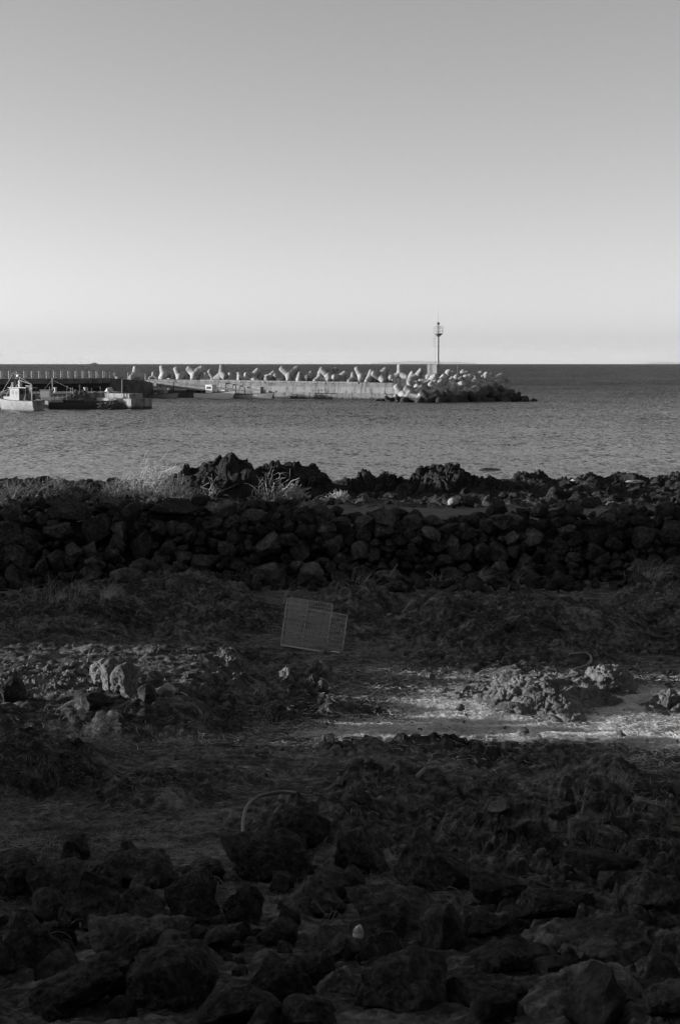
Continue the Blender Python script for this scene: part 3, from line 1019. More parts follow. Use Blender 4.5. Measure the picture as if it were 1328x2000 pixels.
# ------------------------------------------------------------------ drystone wall
def make_wall():
    root = empty('drystone_wall', (0, 22.5, gz(0, 22.5)))
    tag(root, "long black basalt drystone wall crossing the field in front of the path", 'stone wall')
    rs = np.random.RandomState(77)
    items = []
    # wall crest height above the ground along x
    xs = np.array([-9, -5.3, -4.6, -4.0, -3.0, -2.2, -1.0, 0.0, .7, 1.5, 2.5, 3.5, 4.3, 5.3, 9])
    hs = np.array([1.15, 1.12, 1.04, 1.1, 1.18, 1.15, 1.1, .98, 1.04, .92, 1.02, 1.06, .95, 1.08, 1.1])
    for layer, (y0, dz) in enumerate(((22.0, 0), (22.45, .02), (22.95, .0))):
        z = .08
        while z < 1.35:
            x = -8.2 + rs.uniform(0, .3)
            sz = rs.uniform(.11, .16)
            while x < 8.2:
                w_ = float(np.clip(rs.lognormal(math.log(.17), .42), .08, .44))
                top = np.interp(x, xs, hs)
                hgt = w_ * rs.uniform(.62, .95)
                if z < top - .02:
                    yy = y0 + z * .55 + rs.uniform(-.07, .07)
                    items.append((x + w_ / 2, yy, z + rs.uniform(-.05, .05), w_ * 1.18, w_ * rs.uniform(.8, 1.2), hgt * 1.25, layer))
                x += w_ * rs.uniform(.80, .98)
            z += sz * .86
    # single big stones on and in the wall, read off the photograph: px, py, w, h
    big = [(20, 992, 45, 48), (75, 1000, 26, 22), (150, 985, 90, 60), (150, 955, 60, 32), (215, 968, 50, 42), (262, 985, 56, 52),
           (342, 984, 105, 42), (390, 968, 46, 24), (445, 982, 80, 34), (500, 1000, 60, 30), (60, 1040, 55, 45), (190, 1030, 62, 62),
           (280, 1060, 70, 62), (236, 1030, 50, 44), (455, 1045, 48, 34), (525, 1060, 66, 60), (400, 1095, 70, 50),
           (664, 1010, 56, 40), (720, 1010, 66, 44), (806, 1012, 44, 34), (845, 1010, 46, 26), (905, 1080, 62, 46),
           (957, 1024, 56, 32), (1000, 1010, 46, 40), (1062, 1012, 40, 40), (1090, 1062, 40, 44), (1160, 1038, 56, 50),
           (1250, 1010, 80, 30), (1315, 1030, 50, 40), (1195, 1060, 50, 34), (855, 1065, 44, 38), (750, 1035, 50, 34),
           (700, 1075, 60, 50), (610, 1030, 46, 32), (590, 1070, 50, 44), (340, 1030, 52, 36), (120, 1090, 54, 52),
           (60, 1070, 60, 44), (970, 1075, 52, 44), (1040, 1045, 50, 36)]
    bigs = []
    for (bx, by, bw, bh) in big:
        if by < 1015: by += 7
        # depth along the sloping front face of the wall
        for Y in np.linspace(21.9, 23.4, 60):
            q = at_y(bx, by + bh * .1, Y)
            if 22.0 + max(q[2], 0) * .75 <= Y + .02:
                break
        s = Y / FPX
        bigs.append((q[0], q[1], q[2], bw * s * .98, bw * s * .8, bh * s * 1.05))
    keep = []
    for it in items:
        if it[6] == 0 or it[2] > .5:
            if any(abs(it[0] - b[0]) < b[3] * .42 and abs(it[2] - b[2]) < b[5] * .45 for b in bigs) and it[6] < 2:
                continue
        keep.append(it)
    # the largest front stones are parts; everything else of the wall is one part
    vis = [k for k in range(len(keep)) if keep[k][6] == 0 and abs(keep[k][0]) < 5.4]
    vis.sort(key=lambda k: -keep[k][3] * keep[k][5])
    chosen = set(vis[:100 - len(bigs) - 2])
    rest = []
    k0 = np.array(root.location)
    for k, it in enumerate(keep):
        sub = 5 if k in chosen else 4
        V, F = rock_verts(500 + k, (it[3], it[4], it[5]), sub, 13, .4, .8, .5, .06)
        an = rs.uniform(-.5, .5)
        V = rotz(V, an)
        V = V @ np.array(Euler((rs.uniform(-.35, .35), rs.uniform(-.35, .35), 0)).to_matrix())
        g = gz(it[0], it[1])
        L = np.array([it[0], it[1], it[2] + g]) - k0
        if k in chosen:
            link('stone', np_mesh('stone', V, F, M['wall_stone']), root, tuple(L))
        else:
            rest.append((V + L[None], F))
    for k, b in enumerate(bigs):
        V, F = rock_verts(900 + k, b[3:], 5, 14, .42, .82, .45, .05)
        link('stone', np_mesh('stone', V, F, M['wall_stone']), root, tuple(np.array(b[:3]) - k0), (0, rs.uniform(-.1, .1), rs.uniform(-.2, .2)))
    # packed heart of the wall behind the facing stones
    for x in np.arange(-8.5, 8.5, .42):
        hh = float(np.interp(x, xs, hs))
        V, F = rock_verts(1300 + int(x * 10) % 40, (.75, .8, hh * .98), 3, 6)
        rest.append((V + np.array([x, 22.95, hh * .42 + gz(x, 22.9)])[None] - k0[None], F))
    V, F = merge(rest)
    r = link('rubble_fill', np_mesh('rubble_fill', V, F, M['wall_stone']), root)
    r['kind'] = 'stuff'


make_wall()


# ---- small stones nobody could count
def scatter_stones(name, n, seed, xf, yf, size, mat, label, sub=3, dens=None):
    rs = np.random.RandomState(seed)
    protos = [rock_verts(300 + k, (1, 1, .75), sub, 12, .4, .8, .5, .07) for k in range(14)]
    ch = []
    X = xf(rs, n)
    Y = yf(rs, n)
    X = X * 1.0
    if dens is not None:
        keep = rs.uniform(size=n) < dens(X, Y)
        X, Y = X[keep], Y[keep]
    Z = gfast(X, Y)
    for x, y, z in zip(X, Y, Z):
        V, F = protos[rs.randint(14)]
        s = size(rs)
        V = rand_rot(V, rs) * s
        V = V + np.array([x, y, z + s * .18])[None]
        ch.append((V, F))
    V, F = merge(ch)
    o = link(name, np_mesh(name, V, F, M[mat]))
    tag(o, label, None, None, 'stuff')
    return o


scatter_stones('rubble', 620, 21, lambda r, n: r.uniform(-3.6, 3.6, n), lambda r, n: 4.6 + 5.6 * r.uniform(size=n) ** .9,
               lambda r: float(np.clip(r.lognormal(math.log(.13), .5), .04, .34)), 'boulder', "loose basalt rubble filling the gaps of the foreground pile", 4,
               lambda x, y: np.clip(1.15 - np.maximum(y - 8.2, 0) * .8, 0, 1) * np.where(x > 1.0, .08, .7))
scatter_stones('pebbles', 900, 22, lambda r, n: r.uniform(-5, 5.4, n), lambda r, n: r.uniform(9, 22, n),
               lambda r: float(np.clip(r.lognormal(math.log(.035), .5), .012, .12)), 'grey_boulder', "scattered pebbles on the field", 2)
scatter_stones('shore_rubble', 800, 23, lambda r, n: r.uniform(-14, 14.5, n), lambda r, n: r.uniform(36.6, 56, n),
               lambda r: float(np.clip(r.lognormal(math.log(.13), .6), .05, .7)), 'shore_rock', "broken black lava rubble along the shore", 3)
scatter_stones('wall_foot_rubble', 420, 24, lambda r, n: r.uniform(-6.5, 6.5, n), lambda r, n: r.uniform(20.9, 22.3, n),
               lambda r: float(np.clip(r.lognormal(math.log(.16), .45), .06, .34)), 'wall_stone', "fallen stones along the foot of the drystone wall", 3)


# ------------------------------------------------------------------ strands: grass, straw, twigs
def strands(C, rad):
    """C (n,k,3) centre lines, rad (n,) -> three-sided tapering tubes"""
    n, k, _ = C.shape
    T = np.gradient(C, axis=1)
    T /= np.linalg.norm(T, axis=2, keepdims=True) + 1e-9
    A = np.zeros_like(T)
    A[..., 0] = .37; A[..., 1] = .81; A[..., 2] = .45
    S = np.cross(T, A)
    S /= np.linalg.norm(S, axis=2, keepdims=True) + 1e-9
    U = np.cross(S, T)
    tp = np.linspace(1, .35, k)[None, :, None]
    r = rad[:, None, None] * tp
    V = []
    for a in (0, 2.094, 4.189):
        V.append(C + (S * math.cos(a) + U * math.sin(a)) * r)
    V = np.stack(V, 2).reshape(-1, 3)          # n,k,3verts
    base = (np.arange(n) * k * 3)[:, None, None]
    i = (np.arange(k - 1) * 3)[None, :, None]
    j = np.arange(3)[None, None, :]
    j2 = (j + 1) % 3
    F = np.stack([base + i + j, base + i + j2, base + i + 3 + j2, base + i + 3 + j], -1).reshape(-1, 4)
    return V, F


def litter(n, seed, X, Y, length, lift, rad, name, mat, label, flat=.12, ang=None):
    rs = np.random.RandomState(seed)
    n = len(X)
    a = rs.uniform(0, 2 * np.pi, n) if ang is None else ang(rs, n)
    L = length * rs.uniform(.35, 1.3, n)
    K = 4
    t = np.linspace(-.5, .5, K)[None]
    bend = rs.uniform(-.6, .6, n)[:, None]
    x = X[:, None] + L[:, None] * (t * np.cos(a)[:, None] - bend * t * t * np.sin(a)[:, None])
    y = Y[:, None] + L[:, None] * (t * np.sin(a)[:, None] + bend * t * t * np.cos(a)[:, None])
    z = gfast(x, y)
    z = z * .5 + .5 * z.mean(1, keepdims=True)
    z = z + lift * rs.uniform(.1, 1, n)[:, None] + L[:, None] * t * rs.uniform(-flat, flat, n)[:, None]
    V, F = strands(np.stack([x, y, z], -1), rad * rs.uniform(.5, 1.3, n))
    o = link(name, np_mesh(name, V, F, M[mat]))
    tag(o, label, None, None, 'stuff')
    return o


rs = np.random.RandomState(9)
# straw on the sunlit patch, coloured paler to add to the sunlight
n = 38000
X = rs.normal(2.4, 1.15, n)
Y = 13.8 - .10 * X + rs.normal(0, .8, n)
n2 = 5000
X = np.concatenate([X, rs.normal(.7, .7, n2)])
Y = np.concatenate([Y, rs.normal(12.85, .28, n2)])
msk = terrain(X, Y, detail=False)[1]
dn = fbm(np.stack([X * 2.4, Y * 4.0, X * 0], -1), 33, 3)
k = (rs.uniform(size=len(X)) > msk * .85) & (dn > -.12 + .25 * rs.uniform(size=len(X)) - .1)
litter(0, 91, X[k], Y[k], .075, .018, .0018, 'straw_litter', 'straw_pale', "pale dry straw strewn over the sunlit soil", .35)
# sparse darker litter everywhere on the field
n = 70000
Y = np.exp(rs.uniform(math.log(8.0), math.log(22), n))
X = rs.uniform(-1, 1, n) * (.26 * Y + .6)
msk = terrain(X, Y, detail=False)[1]
dn = fbm(np.stack([X * .9, Y * 1.3, X * 0], -1), 37, 4)
k = (rs.uniform(size=n) > .3 + msk * .5) & (dn > .03)
litter(0, 92, X[k], Y[k], .10, .025, .0014, 'dry_grass', 'straw', "dry dead grass lying over the field", .5)


def blades(cx_, cy_, n, h, spread, seed, lean=(0.3, 0), rad=.0028, droop=.5, K=5, rx=None):
    rs = np.random.RandomState(seed)
    rx = rx or spread
    bx = cx_ + rs.normal(0, 1, n) * rx
    by = cy_ + rs.normal(0, 1, n) * spread
    bz = gfast(bx, by)
    H = h * rs.uniform(.45, 1.1, n)
    dx = rs.normal(0, .35, n) + lean[0] + (bx - cx_) / (rx + .01) * .25
    dy = rs.normal(0, .35, n) + lean[1]
    t = np.linspace(0, 1, K)[None]
    x = bx[:, None] + (dx * H)[:, None] * t ** 1.7
    y = by[:, None] + (dy * H)[:, None] * t ** 1.7
    z = bz[:, None] + H[:, None] * (t - droop * rs.uniform(.2, 1, n)[:, None] * t ** 2.6)
    return np.stack([x, y, z], -1), rad * rs.uniform(.6, 1.2, n)


TUFTS = [
    (110, 1168, .55, 90, .18, .35, "wide tuft of dry grass under the left part of the wall"),
    (212, 1172, .50, 70, .10, .12, "upright tuft of dry grass left of the black block at the wall's foot"),
    (150, 1160, .36, 40, .10, .14, "thin tuft of dry grass between the two bigger tufts on the left"),
    (400, 1165, .20, 70, .10, .38, "low combed-over tuft of dry grass below the wall, left of the trap"),
    (560, 1180, .55, 26, .10, .16, "few long grass stalks standing up behind the wire trap"),
    (705, 1140, .30, 50, .14, .22, "short tuft of dry grass at the wall's foot near the picture's middle"),
    (868, 1142, .35, 46, .12, .18, "fan of dry grass at the wall's foot right of the leaning stick"),
    (935, 1140, .34, 60, .10, .12, "arched tuft of dry grass at the wall's foot right of the fan-shaped one"),
    (1265, 1132, .62, 150, .2, .22, "large tuft of long dry grass in front of the leaning slab"),
    (1310, 1128, .42, 70, .16, .2, "smaller grass tuft at the right edge beside the large one"),
    (1215, 1530, .22, 60, .08, .10, "spiky pale tuft on the dark hump at the right"),
    (1015, 1075, .40, 40, .14, .2, "thin weeds hanging on the middle right of the wall"),
    (1060, 1125, .15, 120, .16, .6, "flattened strip of dry grass along the wall's foot on the right"),
    (800, 1120, .2, 60, .12, .4, "low ragged grass at the wall's foot above the bare soil"),
    (480, 1115, .3, 60, .15, .3, "sparse dark grass at the wall's foot left of the trap"),
]
for k, (tx, ty, h, n, sp, rx, lab) in enumerate(TUFTS):
    p = ground_at(tx, ty, 4.5, 21.8) if ty > 1100 else at_y(tx, ty, 21.6)
    C, r_ = blades(p[0], p[1], int(n * .7), h * .85, sp * .6, 600 + k, (.35, 0), .0024, .75, rx=rx * .5)
    V, F = strands(C - np.array([p[0], p[1], p[2]]), r_)
    o = link('grass_tuft', np_mesh('grass_tuft', V, F, M['straw']), None, tuple(p))
    tag(o, lab, 'grass tuft', 'tufts of dry grass')

# sprigs of upright dead grass over the field
rs = np.random.RandomState(44)
Cs, Rs = [], []
for k in range(240):
    y = math.exp(rs.uniform(math.log(8.2), math.log(21)))
    x = rs.uniform(-1, 1) * (.25 * y + .4)
    C, r_ = blades(x, y, rs.randint(8, 26), rs.uniform(.03, .10), .05, 3000 + k, (.2, -.1), .0018, rx=.12)
    Cs.append(C); Rs.append(r_)
V, F = strands(np.concatenate(Cs), np.concatenate(Rs))
tag(link('weeds', np_mesh('weeds', V, F, M['straw'])), "short dead weeds sprouting all over the field", None, None, 'stuff')


def bush(name, cx_, cy_, rx, ry, h, n, seed, mats, label, group=None, base=None, twig=.006, cat='bush'):
    """dry shrub: arching branching stems in a dome, split in stems and finer twigs"""
    rs = np.random.RandomState(seed)
    g = gz(cx_, cy_) if base is None else base
    root = empty(name, (cx_, cy_, g))
    tag(root, label, cat, group)
    for part, mt, nn, wob, rr in (('stems', mats[0], n, .12, twig * 1.9), ('twigs', mats[1], n * 6, .35, twig * 1.5)):
        bx = rs.normal(0, .45, nn) * rx
        by = rs.normal(0, .4, nn) * ry
        K = 7
        t = np.linspace(0, 1, K)[None]
        d = np.sqrt((bx / rx) ** 2 + (by / ry) ** 2)
        H = h * np.clip(1.15 - d * .75, .25, 1.2) * rs.uniform(.5, 1.1, nn)
        ax = rs.normal(0, .7, nn) + bx / rx * .6
        ay = rs.normal(0, .5, nn)
        start = (rs.uniform(0, .6, nn) if part == 'twigs' else np.zeros(nn))
        x = bx[:, None] + (ax * H)[:, None] * t ** 1.3 * .7
        y = by[:, None] + (ay * H)[:, None] * t ** 1.3 * .7
        z = start[:, None] * H[:, None] + H[:, None] * (t * (1 - start[:, None]) - .35 * t ** 2.4 * rs.uniform(0, 1.6, nn)[:, None])
        C = np.stack([x, y, z], -1)
        if part == 'twigs':      # short curled twigs filling the dome
            th = rs.uniform(0, 6.283, nn)
            rad_ = rs.uniform(0, 1, nn) ** .6
            px0, py0 = rx * 1.25 * rad_ * np.cos(th), ry * 1.25 * rad_ * np.sin(th)
            top_ = h * (1 - rad_ ** 2.2) * (.75 + .5 * perlin3(np.stack([px0 * 2.2, py0 * 2.2, px0 * 0 + seed], -1), seed))
            pz0 = top_ * rs.uniform(0, 1, nn) ** .5
            dirv = rs.normal(size=(nn, 3)) + np.array([.2, 0, .5])
            dirv /= np.linalg.norm(dirv, axis=1, keepdims=True)
            ln = h * rs.uniform(.15, .5, nn)
            C = np.stack([px0, py0, pz0], -1)[:, None, :] + dirv[:, None, :] * (ln[:, None] * t)[..., None]
        N = np.stack([perlin3(C.reshape(-1, 3) * 3.2 + 9.1 * q + np.repeat(rs.uniform(0, 50, nn), K)[:, None], seed + q) for q in range(3)], -1)
        C = C + (N.reshape(C.shape)) * wob * h * t[..., None]
        C[..., 2] = np.maximum(C[..., 2], 0.0)
        V, F = strands(C, rr * rs.uniform(.6, 1.3, nn))
        link(part, np_mesh(part, V, F, M[mt]), root)
    return root


def bush_px(name, px, base_py, Y, wpx, top_py, n, seed, mats, label, twig=.006, depth=.6, group='dry bushes along the shore'):
    p0 = at_y(px, base_py, Y)
    p1 = at_y(px, top_py, Y)
    rx = wpx * Y / FPX / 2
    return bush(name, p0[0], Y, rx * .75, rx * depth, (p1[2] - p0[2]) * 1.15, n, seed, mats, label, group, base=p0[2], twig=twig)


bush_px('dry_bush', 292, 968, 42, 135, 900, 60, 1, ('twig_pale', 'twig_pale'), "tallest pale dry bush, left of the highest shore outcrop", .006)
bush_px('dry_bush', 350, 972, 41.5, 120, 935, 40, 2, ('twig_pale', 'twig'), "lower pale bush right of the tallest one", .005)
bush_px('dry_bush', 232, 972, 42, 90, 932, 36, 3, ('twig_pale', 'twig'), "low pale bush left of the tallest one", .005)
bush_px('dark_bush', 100, 978, 41.5, 190, 932, 110, 4, ('leafdark', 'twig'), "dark bramble mound left of the tall bush, behind the wall", .007)
bush_px('dark_bush', 25, 985, 41.5, 120, 943, 80, 5, ('leafdark', 'twig'), "dark bramble at the left edge of the photo", .006)
bush_px('dark_bush', 165, 972, 42.5, 90, 940, 60, 6, ('leafdark', 'leafdark'), "small dark bramble between the mound and the pale bush", .006)
bush_px('bare_shrub', 530, 985, 41.5, 80, 925, 16, 7, ('twig_pale', 'twig'), "thin leafless shrub standing before the black outcrop", .011, group='bare shrubs by the path')
bush_px('bare_shrub', 570, 972, 41.5, 50, 942, 30, 8, ('twig_pale', 'twig_pale'), "small bleached shrub right of the thin leafless one", .009, group='bare shrubs by the path')
bush_px('bare_shrub', 660, 985, 41, 60, 960, 60, 9, ('twig_pale', 'twig_pale'), "low bleached shrub at the right end of the black outcrop", .009, group='bare shrubs by the path')
bush_px('bare_shrub', 415, 975, 41, 30, 925, 5, 10, ('twig', 'twig'), "two or three bare upright stems left of the thin leafless shrub", .012, group='bare shrubs by the path')

# ------------------------------------------------------------------ things on the field
def wire_trap():
    """open cage of welded wire mesh, folded: a taller back half and a lower front half"""
    p = ground_at(608, 1272)
    root = empty('wire_trap', (p[0], p[1], p[2] + .05), (R(-13), R(4), R(-9)))
    tag(root, "rusty welded-wire mesh trap of folded panels standing on the bare ground", 'wire trap')
    s = p[1] / FPX

    def panel(name, x0, x1, z0, z1, y, dy, nx, nz, r, dz=0.0):
        m = MB()
        for i in range(nx + 1):
            x = x0 + (x1 - x0) * i / nx
            yy = y + dy * i / nx
            sh = dz * i / nx
            m.tube([(x, yy, z0 + sh), (x + (z1 - z0) * .03, yy + .03, z1 + sh)], r, 5)
        for j in range(nz + 1):
            z = z0 + (z1 - z0) * j / nz
            m.tube([(x0 + (z - z0) * .03, y + .03 * j / nz + r * 2, z), (x1 + (z - z0) * .03, y + dy + .03 * j / nz + r * 2, z + dz)], r * 1.7, 5)
        for (a, b) in (((x0, y, z0), (x1, y + dy, z0 + dz)), ((x0, y + .03, z1), (x1, y + dy + .03, z1 + dz)),
                       ((x0, y, z0), (x0 + .01, y + .03, z1)), ((x1, y + dy, z0 + dz), (x1 + .01, y + dy + .03, z1 + dz))):
            m.tube([a, b], r * 2.2, 6)
        return m.build(name, M['wire'], root)
    W = 1.0 * s
    L, Rr = -62 * W, 62 * W
    panel('back_panel', L, 24 * W, .0, 96 * W, .26, .02, 26, 10, .0029, -.03)
    panel('front_panel', -20 * W, Rr, -.015, 76 * W, .06, -.03, 26, 9, .0029, -.035)
    panel('left_panel', L, -20 * W, 0, 92 * W, .03, .03, 14, 10, .0029, -.02)
    m = MB()
    for i in range(27):
        x = L + (Rr - L) * i / 26
        m.tube([(x, 0, -.02 - .03 * i / 26), (x, .28, -.015 - .03 * i / 26)], .0022, 5)
    for j in range(6):
        y = .28 * j / 5
        m.tube([(L, y, -.02), (Rr, y, -.05)], .0035, 5)
    m.build('bottom_panel', M['wire'], root)
    m = MB()
    m.tube([(L, -.004, -.012), (-20 * W, -.004, -.028), (Rr, -.004, -.055)], .009, 7)
    m.build('bottom_rim', M['rail'], root)


wire_trap()


def hose(pts_px, r, label, lift=.02):
    P = []
    for (x, y, l) in pts_px:
        p = ground_at(x, y)
        P.append(Vector((p[0], p[1], p[2] + l)))
    # smooth by Catmull-Rom
    Q = []
    for i in range(len(P) - 1):
        a, b, c, d = P[max(i - 1, 0)], P[i], P[i + 1], P[min(i + 2, len(P) - 1)]
        for t in np.linspace(0, 1, 9)[:-1]:
            Q.append(.5 * ((2 * b) + (c - a) * t + (2 * a - 5 * b + 4 * c - d) * t * t + (3 * b - a - 3 * c + d) * t ** 3))
    Q.append(P[-1])
    c0 = Q[0].copy()
    m = MB()
    m.tube([q - c0 for q in Q], r, 10)
    o = m.build('hose', M['hose'], None, tuple(c0), smooth=True)
    tag(o, label, 'hose', 'lengths of hose on the field')


hose([(476, 1640, .03), (475, 1618, .05), (482, 1592, .06), (500, 1574, .06), (530, 1562, .05), (565, 1557, .04), (605, 1551, -.03)], .013,
     "thick curved hose rising from behind the wedge-shaped boulder of the pile")
hose([(1110, 1283, .03), (1140, 1284, .05), (1153, 1292, .05), (1148, 1304, .04), (1120, 1314, .03), (1060, 1325, -.03)], .015,
     "thick curved hose looping behind the sunlit outcrop on the right")


def stick(px0, py0, px1, py1, up, r, label, mat='wood', y=None, name='stick'):
    a = ground_at(px0, py0) if y is None else at_y(px0, py0, y)
    b = at_y(px1, py1, a[1] + up)
    m = MB()
    d = Vector(b - a)
    mid = d * .5 + Vector((0, 0, r * 2))
    m.tube([(0, 0, 0), tuple(mid), tuple(d)], r, 8, r * .55)
    tag(m.build(name, M[mat], None, tuple(a), smooth=True), label, 'stick', 'sticks lying about')


stick(808, 1522, 852, 1498, .25, .020, "pale piece of driftwood lying on the straw left of the bare soil")
stick(752, 1142, 776, 1102, .15, .011, "thin stick leaning against the foot of the drystone wall")
stick(930, 1768, 1000, 1812, -.1, .006, "thin bleached twig lying right of the biggest block", 'twig_pale')
stick(232, 1905, 305, 1897, .05, .006, "straight thin twig lying in front of the pitted grey slab", 'twig_pale')
stick(640, 1275, 668, 1276, .0, .010, "short bright stick on the ground at the trap's lower right corner", 'straw_pale')
stick(440, 1735, 372, 1748, .2, .006, "bent bleached twig below the low pointed stone", 'twig_pale')


def plastic_scrap():
    p = at_y(702, 1866, ground_at(668, 1880)[1] - .10)
    s = p[1] / FPX
    V, F = rock_verts(771, (30 * s, 16 * s, 40 * s), 5, 7, .35, .8, .9, .2, .1)
    o = link('plastic_scrap', np_mesh('plastic_scrap', V, F, M['foam']), None, (p[0], p[1] + .04, p[2] + 40 * s), (.2, -.45, 0))
    tag(o, "crumpled scrap of white plastic stuck on a greyish stone of the pile", 'plastic litter')


plastic_scrap()
p = ground_at(884, 986, 37.5)
m = MB()
m.lathe([(.13, -.05), (.15, .0), (.14, .05), (.11, .10), (.05, .135), (.001, .14)], seg=20)
tag(m.build('float', M['pale_stone'], None, (p[0], p[1], p[2] + .06), smooth=True), "half-round white fishing float lying below the lumpy shore outcrop", 'float')
for (fx, fy, fw, lab) in ((1240, 947, 40, "white washed-up foam sheet between the shore rocks at the right"),
                          (1122, 945, 22, "small pale scrap between the twin-domed rock and the foam sheet"),
                          (722, 952, 22, "pale scrap lying on the flat shore rock near the middle")):
    q = ground_at(fx, fy, 39)
    s = q[1] / FPX
    V, F = rock_verts(int(fx), (fw * s, .5, .12), 4, 6, .4, .8, .4, .2)
    tag(link('foam_scrap', np_mesh('foam_scrap', V, F, M['pale_stone']), None, (q[0], q[1], q[2] + .12)), lab, 'foam litter', 'washed-up scraps')

# a few lumps of rope and roots
def squiggle(px, py, L, seed, label, n=4, r=.0028):
    rs_ = np.random.RandomState(seed)
    p = ground_at(px, py)
    C = []
    for _ in range(n):
        a = rs_.uniform(0, 6.28)
        t = np.linspace(0, 1, 9)
        x = np.cumsum(np.cos(a + np.cumsum(rs_.normal(0, .55, 9)))) * L / 9
        y = np.cumsum(np.sin(a + np.cumsum(rs_.normal(0, .55, 9)))) * L / 9
        z = .03 + .06 * np.abs(np.sin(t * 5 + a))
        C.append(np.stack([x, y, z], -1))
    V, F = strands(np.array(C), np.full(n, r))
    tag(link('dead_stems', np_mesh('dead_stems', V, F, M['twig']), None, tuple(p)), label, 'dead stems', 'dead stems among the stones')


squiggle(185, 1625, .35, 1, "white crooked dead stems on the straw left of the hose")
squiggle(155, 1845, .3, 2, "tangle of dead stems left of the pitted grey slab")
squiggle(450, 1745, .3, 3, "curled dead stems under the broad rounded boulder")
squiggle(940, 1780, .35, 4, "tangle of dead stems right of the foot of the biggest block")
squiggle(605, 1478, .2, 5, "curled white stems on the dark ground above the pile")
squiggle(890, 1655, .3, 6, "fine dead stems behind the biggest block on the right")
squiggle(640, 1820, .25, 7, "small dead stems above the white plastic scrap")
squiggle(930, 1715, .3, 8, "dead stems over the stone with the overhanging lip")

# ------------------------------------------------------------------ breakwater
def P3(px, py, Y):
    q = at_y(px, py, Y)
    return Vector(q)


def Xp(px, Y):
    return float(at_y(px, 800, Y)[0])


def quadwall(m, a, b, z0a, z0b, z1a, z1b, th):
    """upright slab from ground-plan point a to b, thickness th away from the camera"""
    a = Vector((a[0], a[1], 0)); b = Vector((b[0], b[1], 0))
    d = (b - a).normalized()
    n = Vector((-d.y, d.x, 0)) * th
    V = [(a.x, a.y, z0a), (b.x, b.y, z0b), (b.x + n.x, b.y + n.y, z0b), (a.x + n.x, a.y + n.y, z0a),
         (a.x, a.y, z1a), (b.x, b.y, z1b), (b.x + n.x, b.y + n.y, z1b), (a.x + n.x, a.y + n.y, z1a)]
    return m.add(V, [(0, 3, 2, 1), (4, 5, 6, 7), (0, 1, 5, 4), (1, 2, 6, 5), (2, 3, 7, 6), (3, 0, 4, 7)])


WA = (Xp(290, 302), 302)       # left end of the lit breakwater wall
WB = (Xp(800, 271), 271)


def wl(t, off=0.0):
    """point along the wall line, off metres in front of it (towards the camera)"""
    d = Vector((WB[0] - WA[0], WB[1] - WA[1], 0)).normalized()
    n = Vector((d.y, -d.x, 0))
    return Vector((WA[0], WA[1], 0)).lerp(Vector((WB[0], WB[1], 0)), t) + n * off


def ztop(px, py, Y):
    return float(at_y(px, py, Y)[2])


bw = empty('breakwater', (WA[0], WA[1], SEA))
tag(bw, "long concrete breakwater wall with broken steps running out to the beacon", 'breakwater')
o0 = Vector((WA[0], WA[1], SEA))


def bpart(m, name, mat, lab=None):
    m.v = [tuple(Vector(p) - o0) for p in m.v]
    o = m.build(name, M[mat], bw)
    if lab: o['label'] = lab
    return o


# main wall in three lifts with set-backs, panel by panel so the joints show
m = MB()
zt = lambda t: -.02 + (-.42 + .02) * t
m1, m2, m3 = MB(), MB(), MB()
nseg = 12
for i in range(nseg):
    t0, t1 = i / nseg + .0006, (i + 1) / nseg - .0006
    a, b = wl(t0, .0), wl(t1, .0)
    quadwall(m1, a, b, -1.2, -1.2, zt(t0), zt(t1), 5.0)
    a, b = wl(t0, .25), wl(t1, .25)
    if t0 > .15:
        quadwall(m2, a, b, -2.45, -2.45, -1.204, -1.204, 5.2)
    a, b = wl(t0, .55), wl(t1, .55)
    if t0 > .0:
        quadwall(m3, a, b, -6.0, -6.0, -2.454 + .12 * math.sin(i * 2.1), -2.454 + .12 * math.sin(i * 2.1 + .5), 5.4)
bpart(m1, 'upper_wall', 'quay')
bpart(m2, 'middle_wall', 'quay')
bpart(m3, 'footing', 'quay')
# lit coping with a broken edge
m = MB()
rsk = random.Random(3)
for i in range(26):
    t0 = .22 + .60 * i / 26
    t1 = t0 + .60 / 26 * rsk.choice([.999, .999, .99, .93])
    a, b = wl(t0, .12 + rsk.uniform(0, .05)), wl(t1, .12 + rsk.uniform(0, .05))
    quadwall(m, a, b, zt(t0) - rsk.uniform(.15, .28), zt(t1) - rsk.uniform(.15, .4), zt(t0) + .10, zt(t1) + .10, 1.6)
bpart(m, 'coping', 'quay')
# ramp of long steps running down along the wall
m = MB()
for k in range(4):
    ta, tb = .0 + .05 * k, .30 + .05 * k
    a, b = wl(ta, .6 + .55 * k), wl(tb, .6 + .55 * k)
    quadwall(m, a, b, -1.2 - .25 * k, -2.5 - .1 * k, -.15 - .28 * k, -1.45 - .28 * k, .6)
bpart(m, 'ramp', 'quay')
m = MB()
for i in range(7):
    t0 = .30 + .028 * i
    a, b = wl(t0, .6), wl(t0 + .026, .6)
    quadwall(m, a, b, -6, -6, -.6 - .26 * i, -.6 - .26 * i, 1.0)
bpart(m, 'steps', 'quay')
m = MB()
a, b = wl(.02, 1.3), wl(.22, 1.3)
quadwall(m, a, b, -6, -6, -2.2, -2.3, 1.6)
bpart(m, 'ledge', 'deck', "dark low ledge at the waterline")
# bright square end block where the wall meets the mound
m = MB()
q = wl(.985, .9)
m.box((q.x, q.y + 1.5, -.7), (3.2, 3.2, 2.3), R(-12))
bpart(m, 'end_block', 'quay')

# shaded landward pier with railing
pr = empty('pier', (Xp(0, 262), 262, SEA))
tag(pr, "dark shaded pier with a railing on the left behind the boats", 'pier')
o1 = Vector(pr.location)


def ppart(m, name, mat):
    m.v = [tuple(Vector(p) - o1) for p in m.v]
    return m.build(name, M[mat], pr)


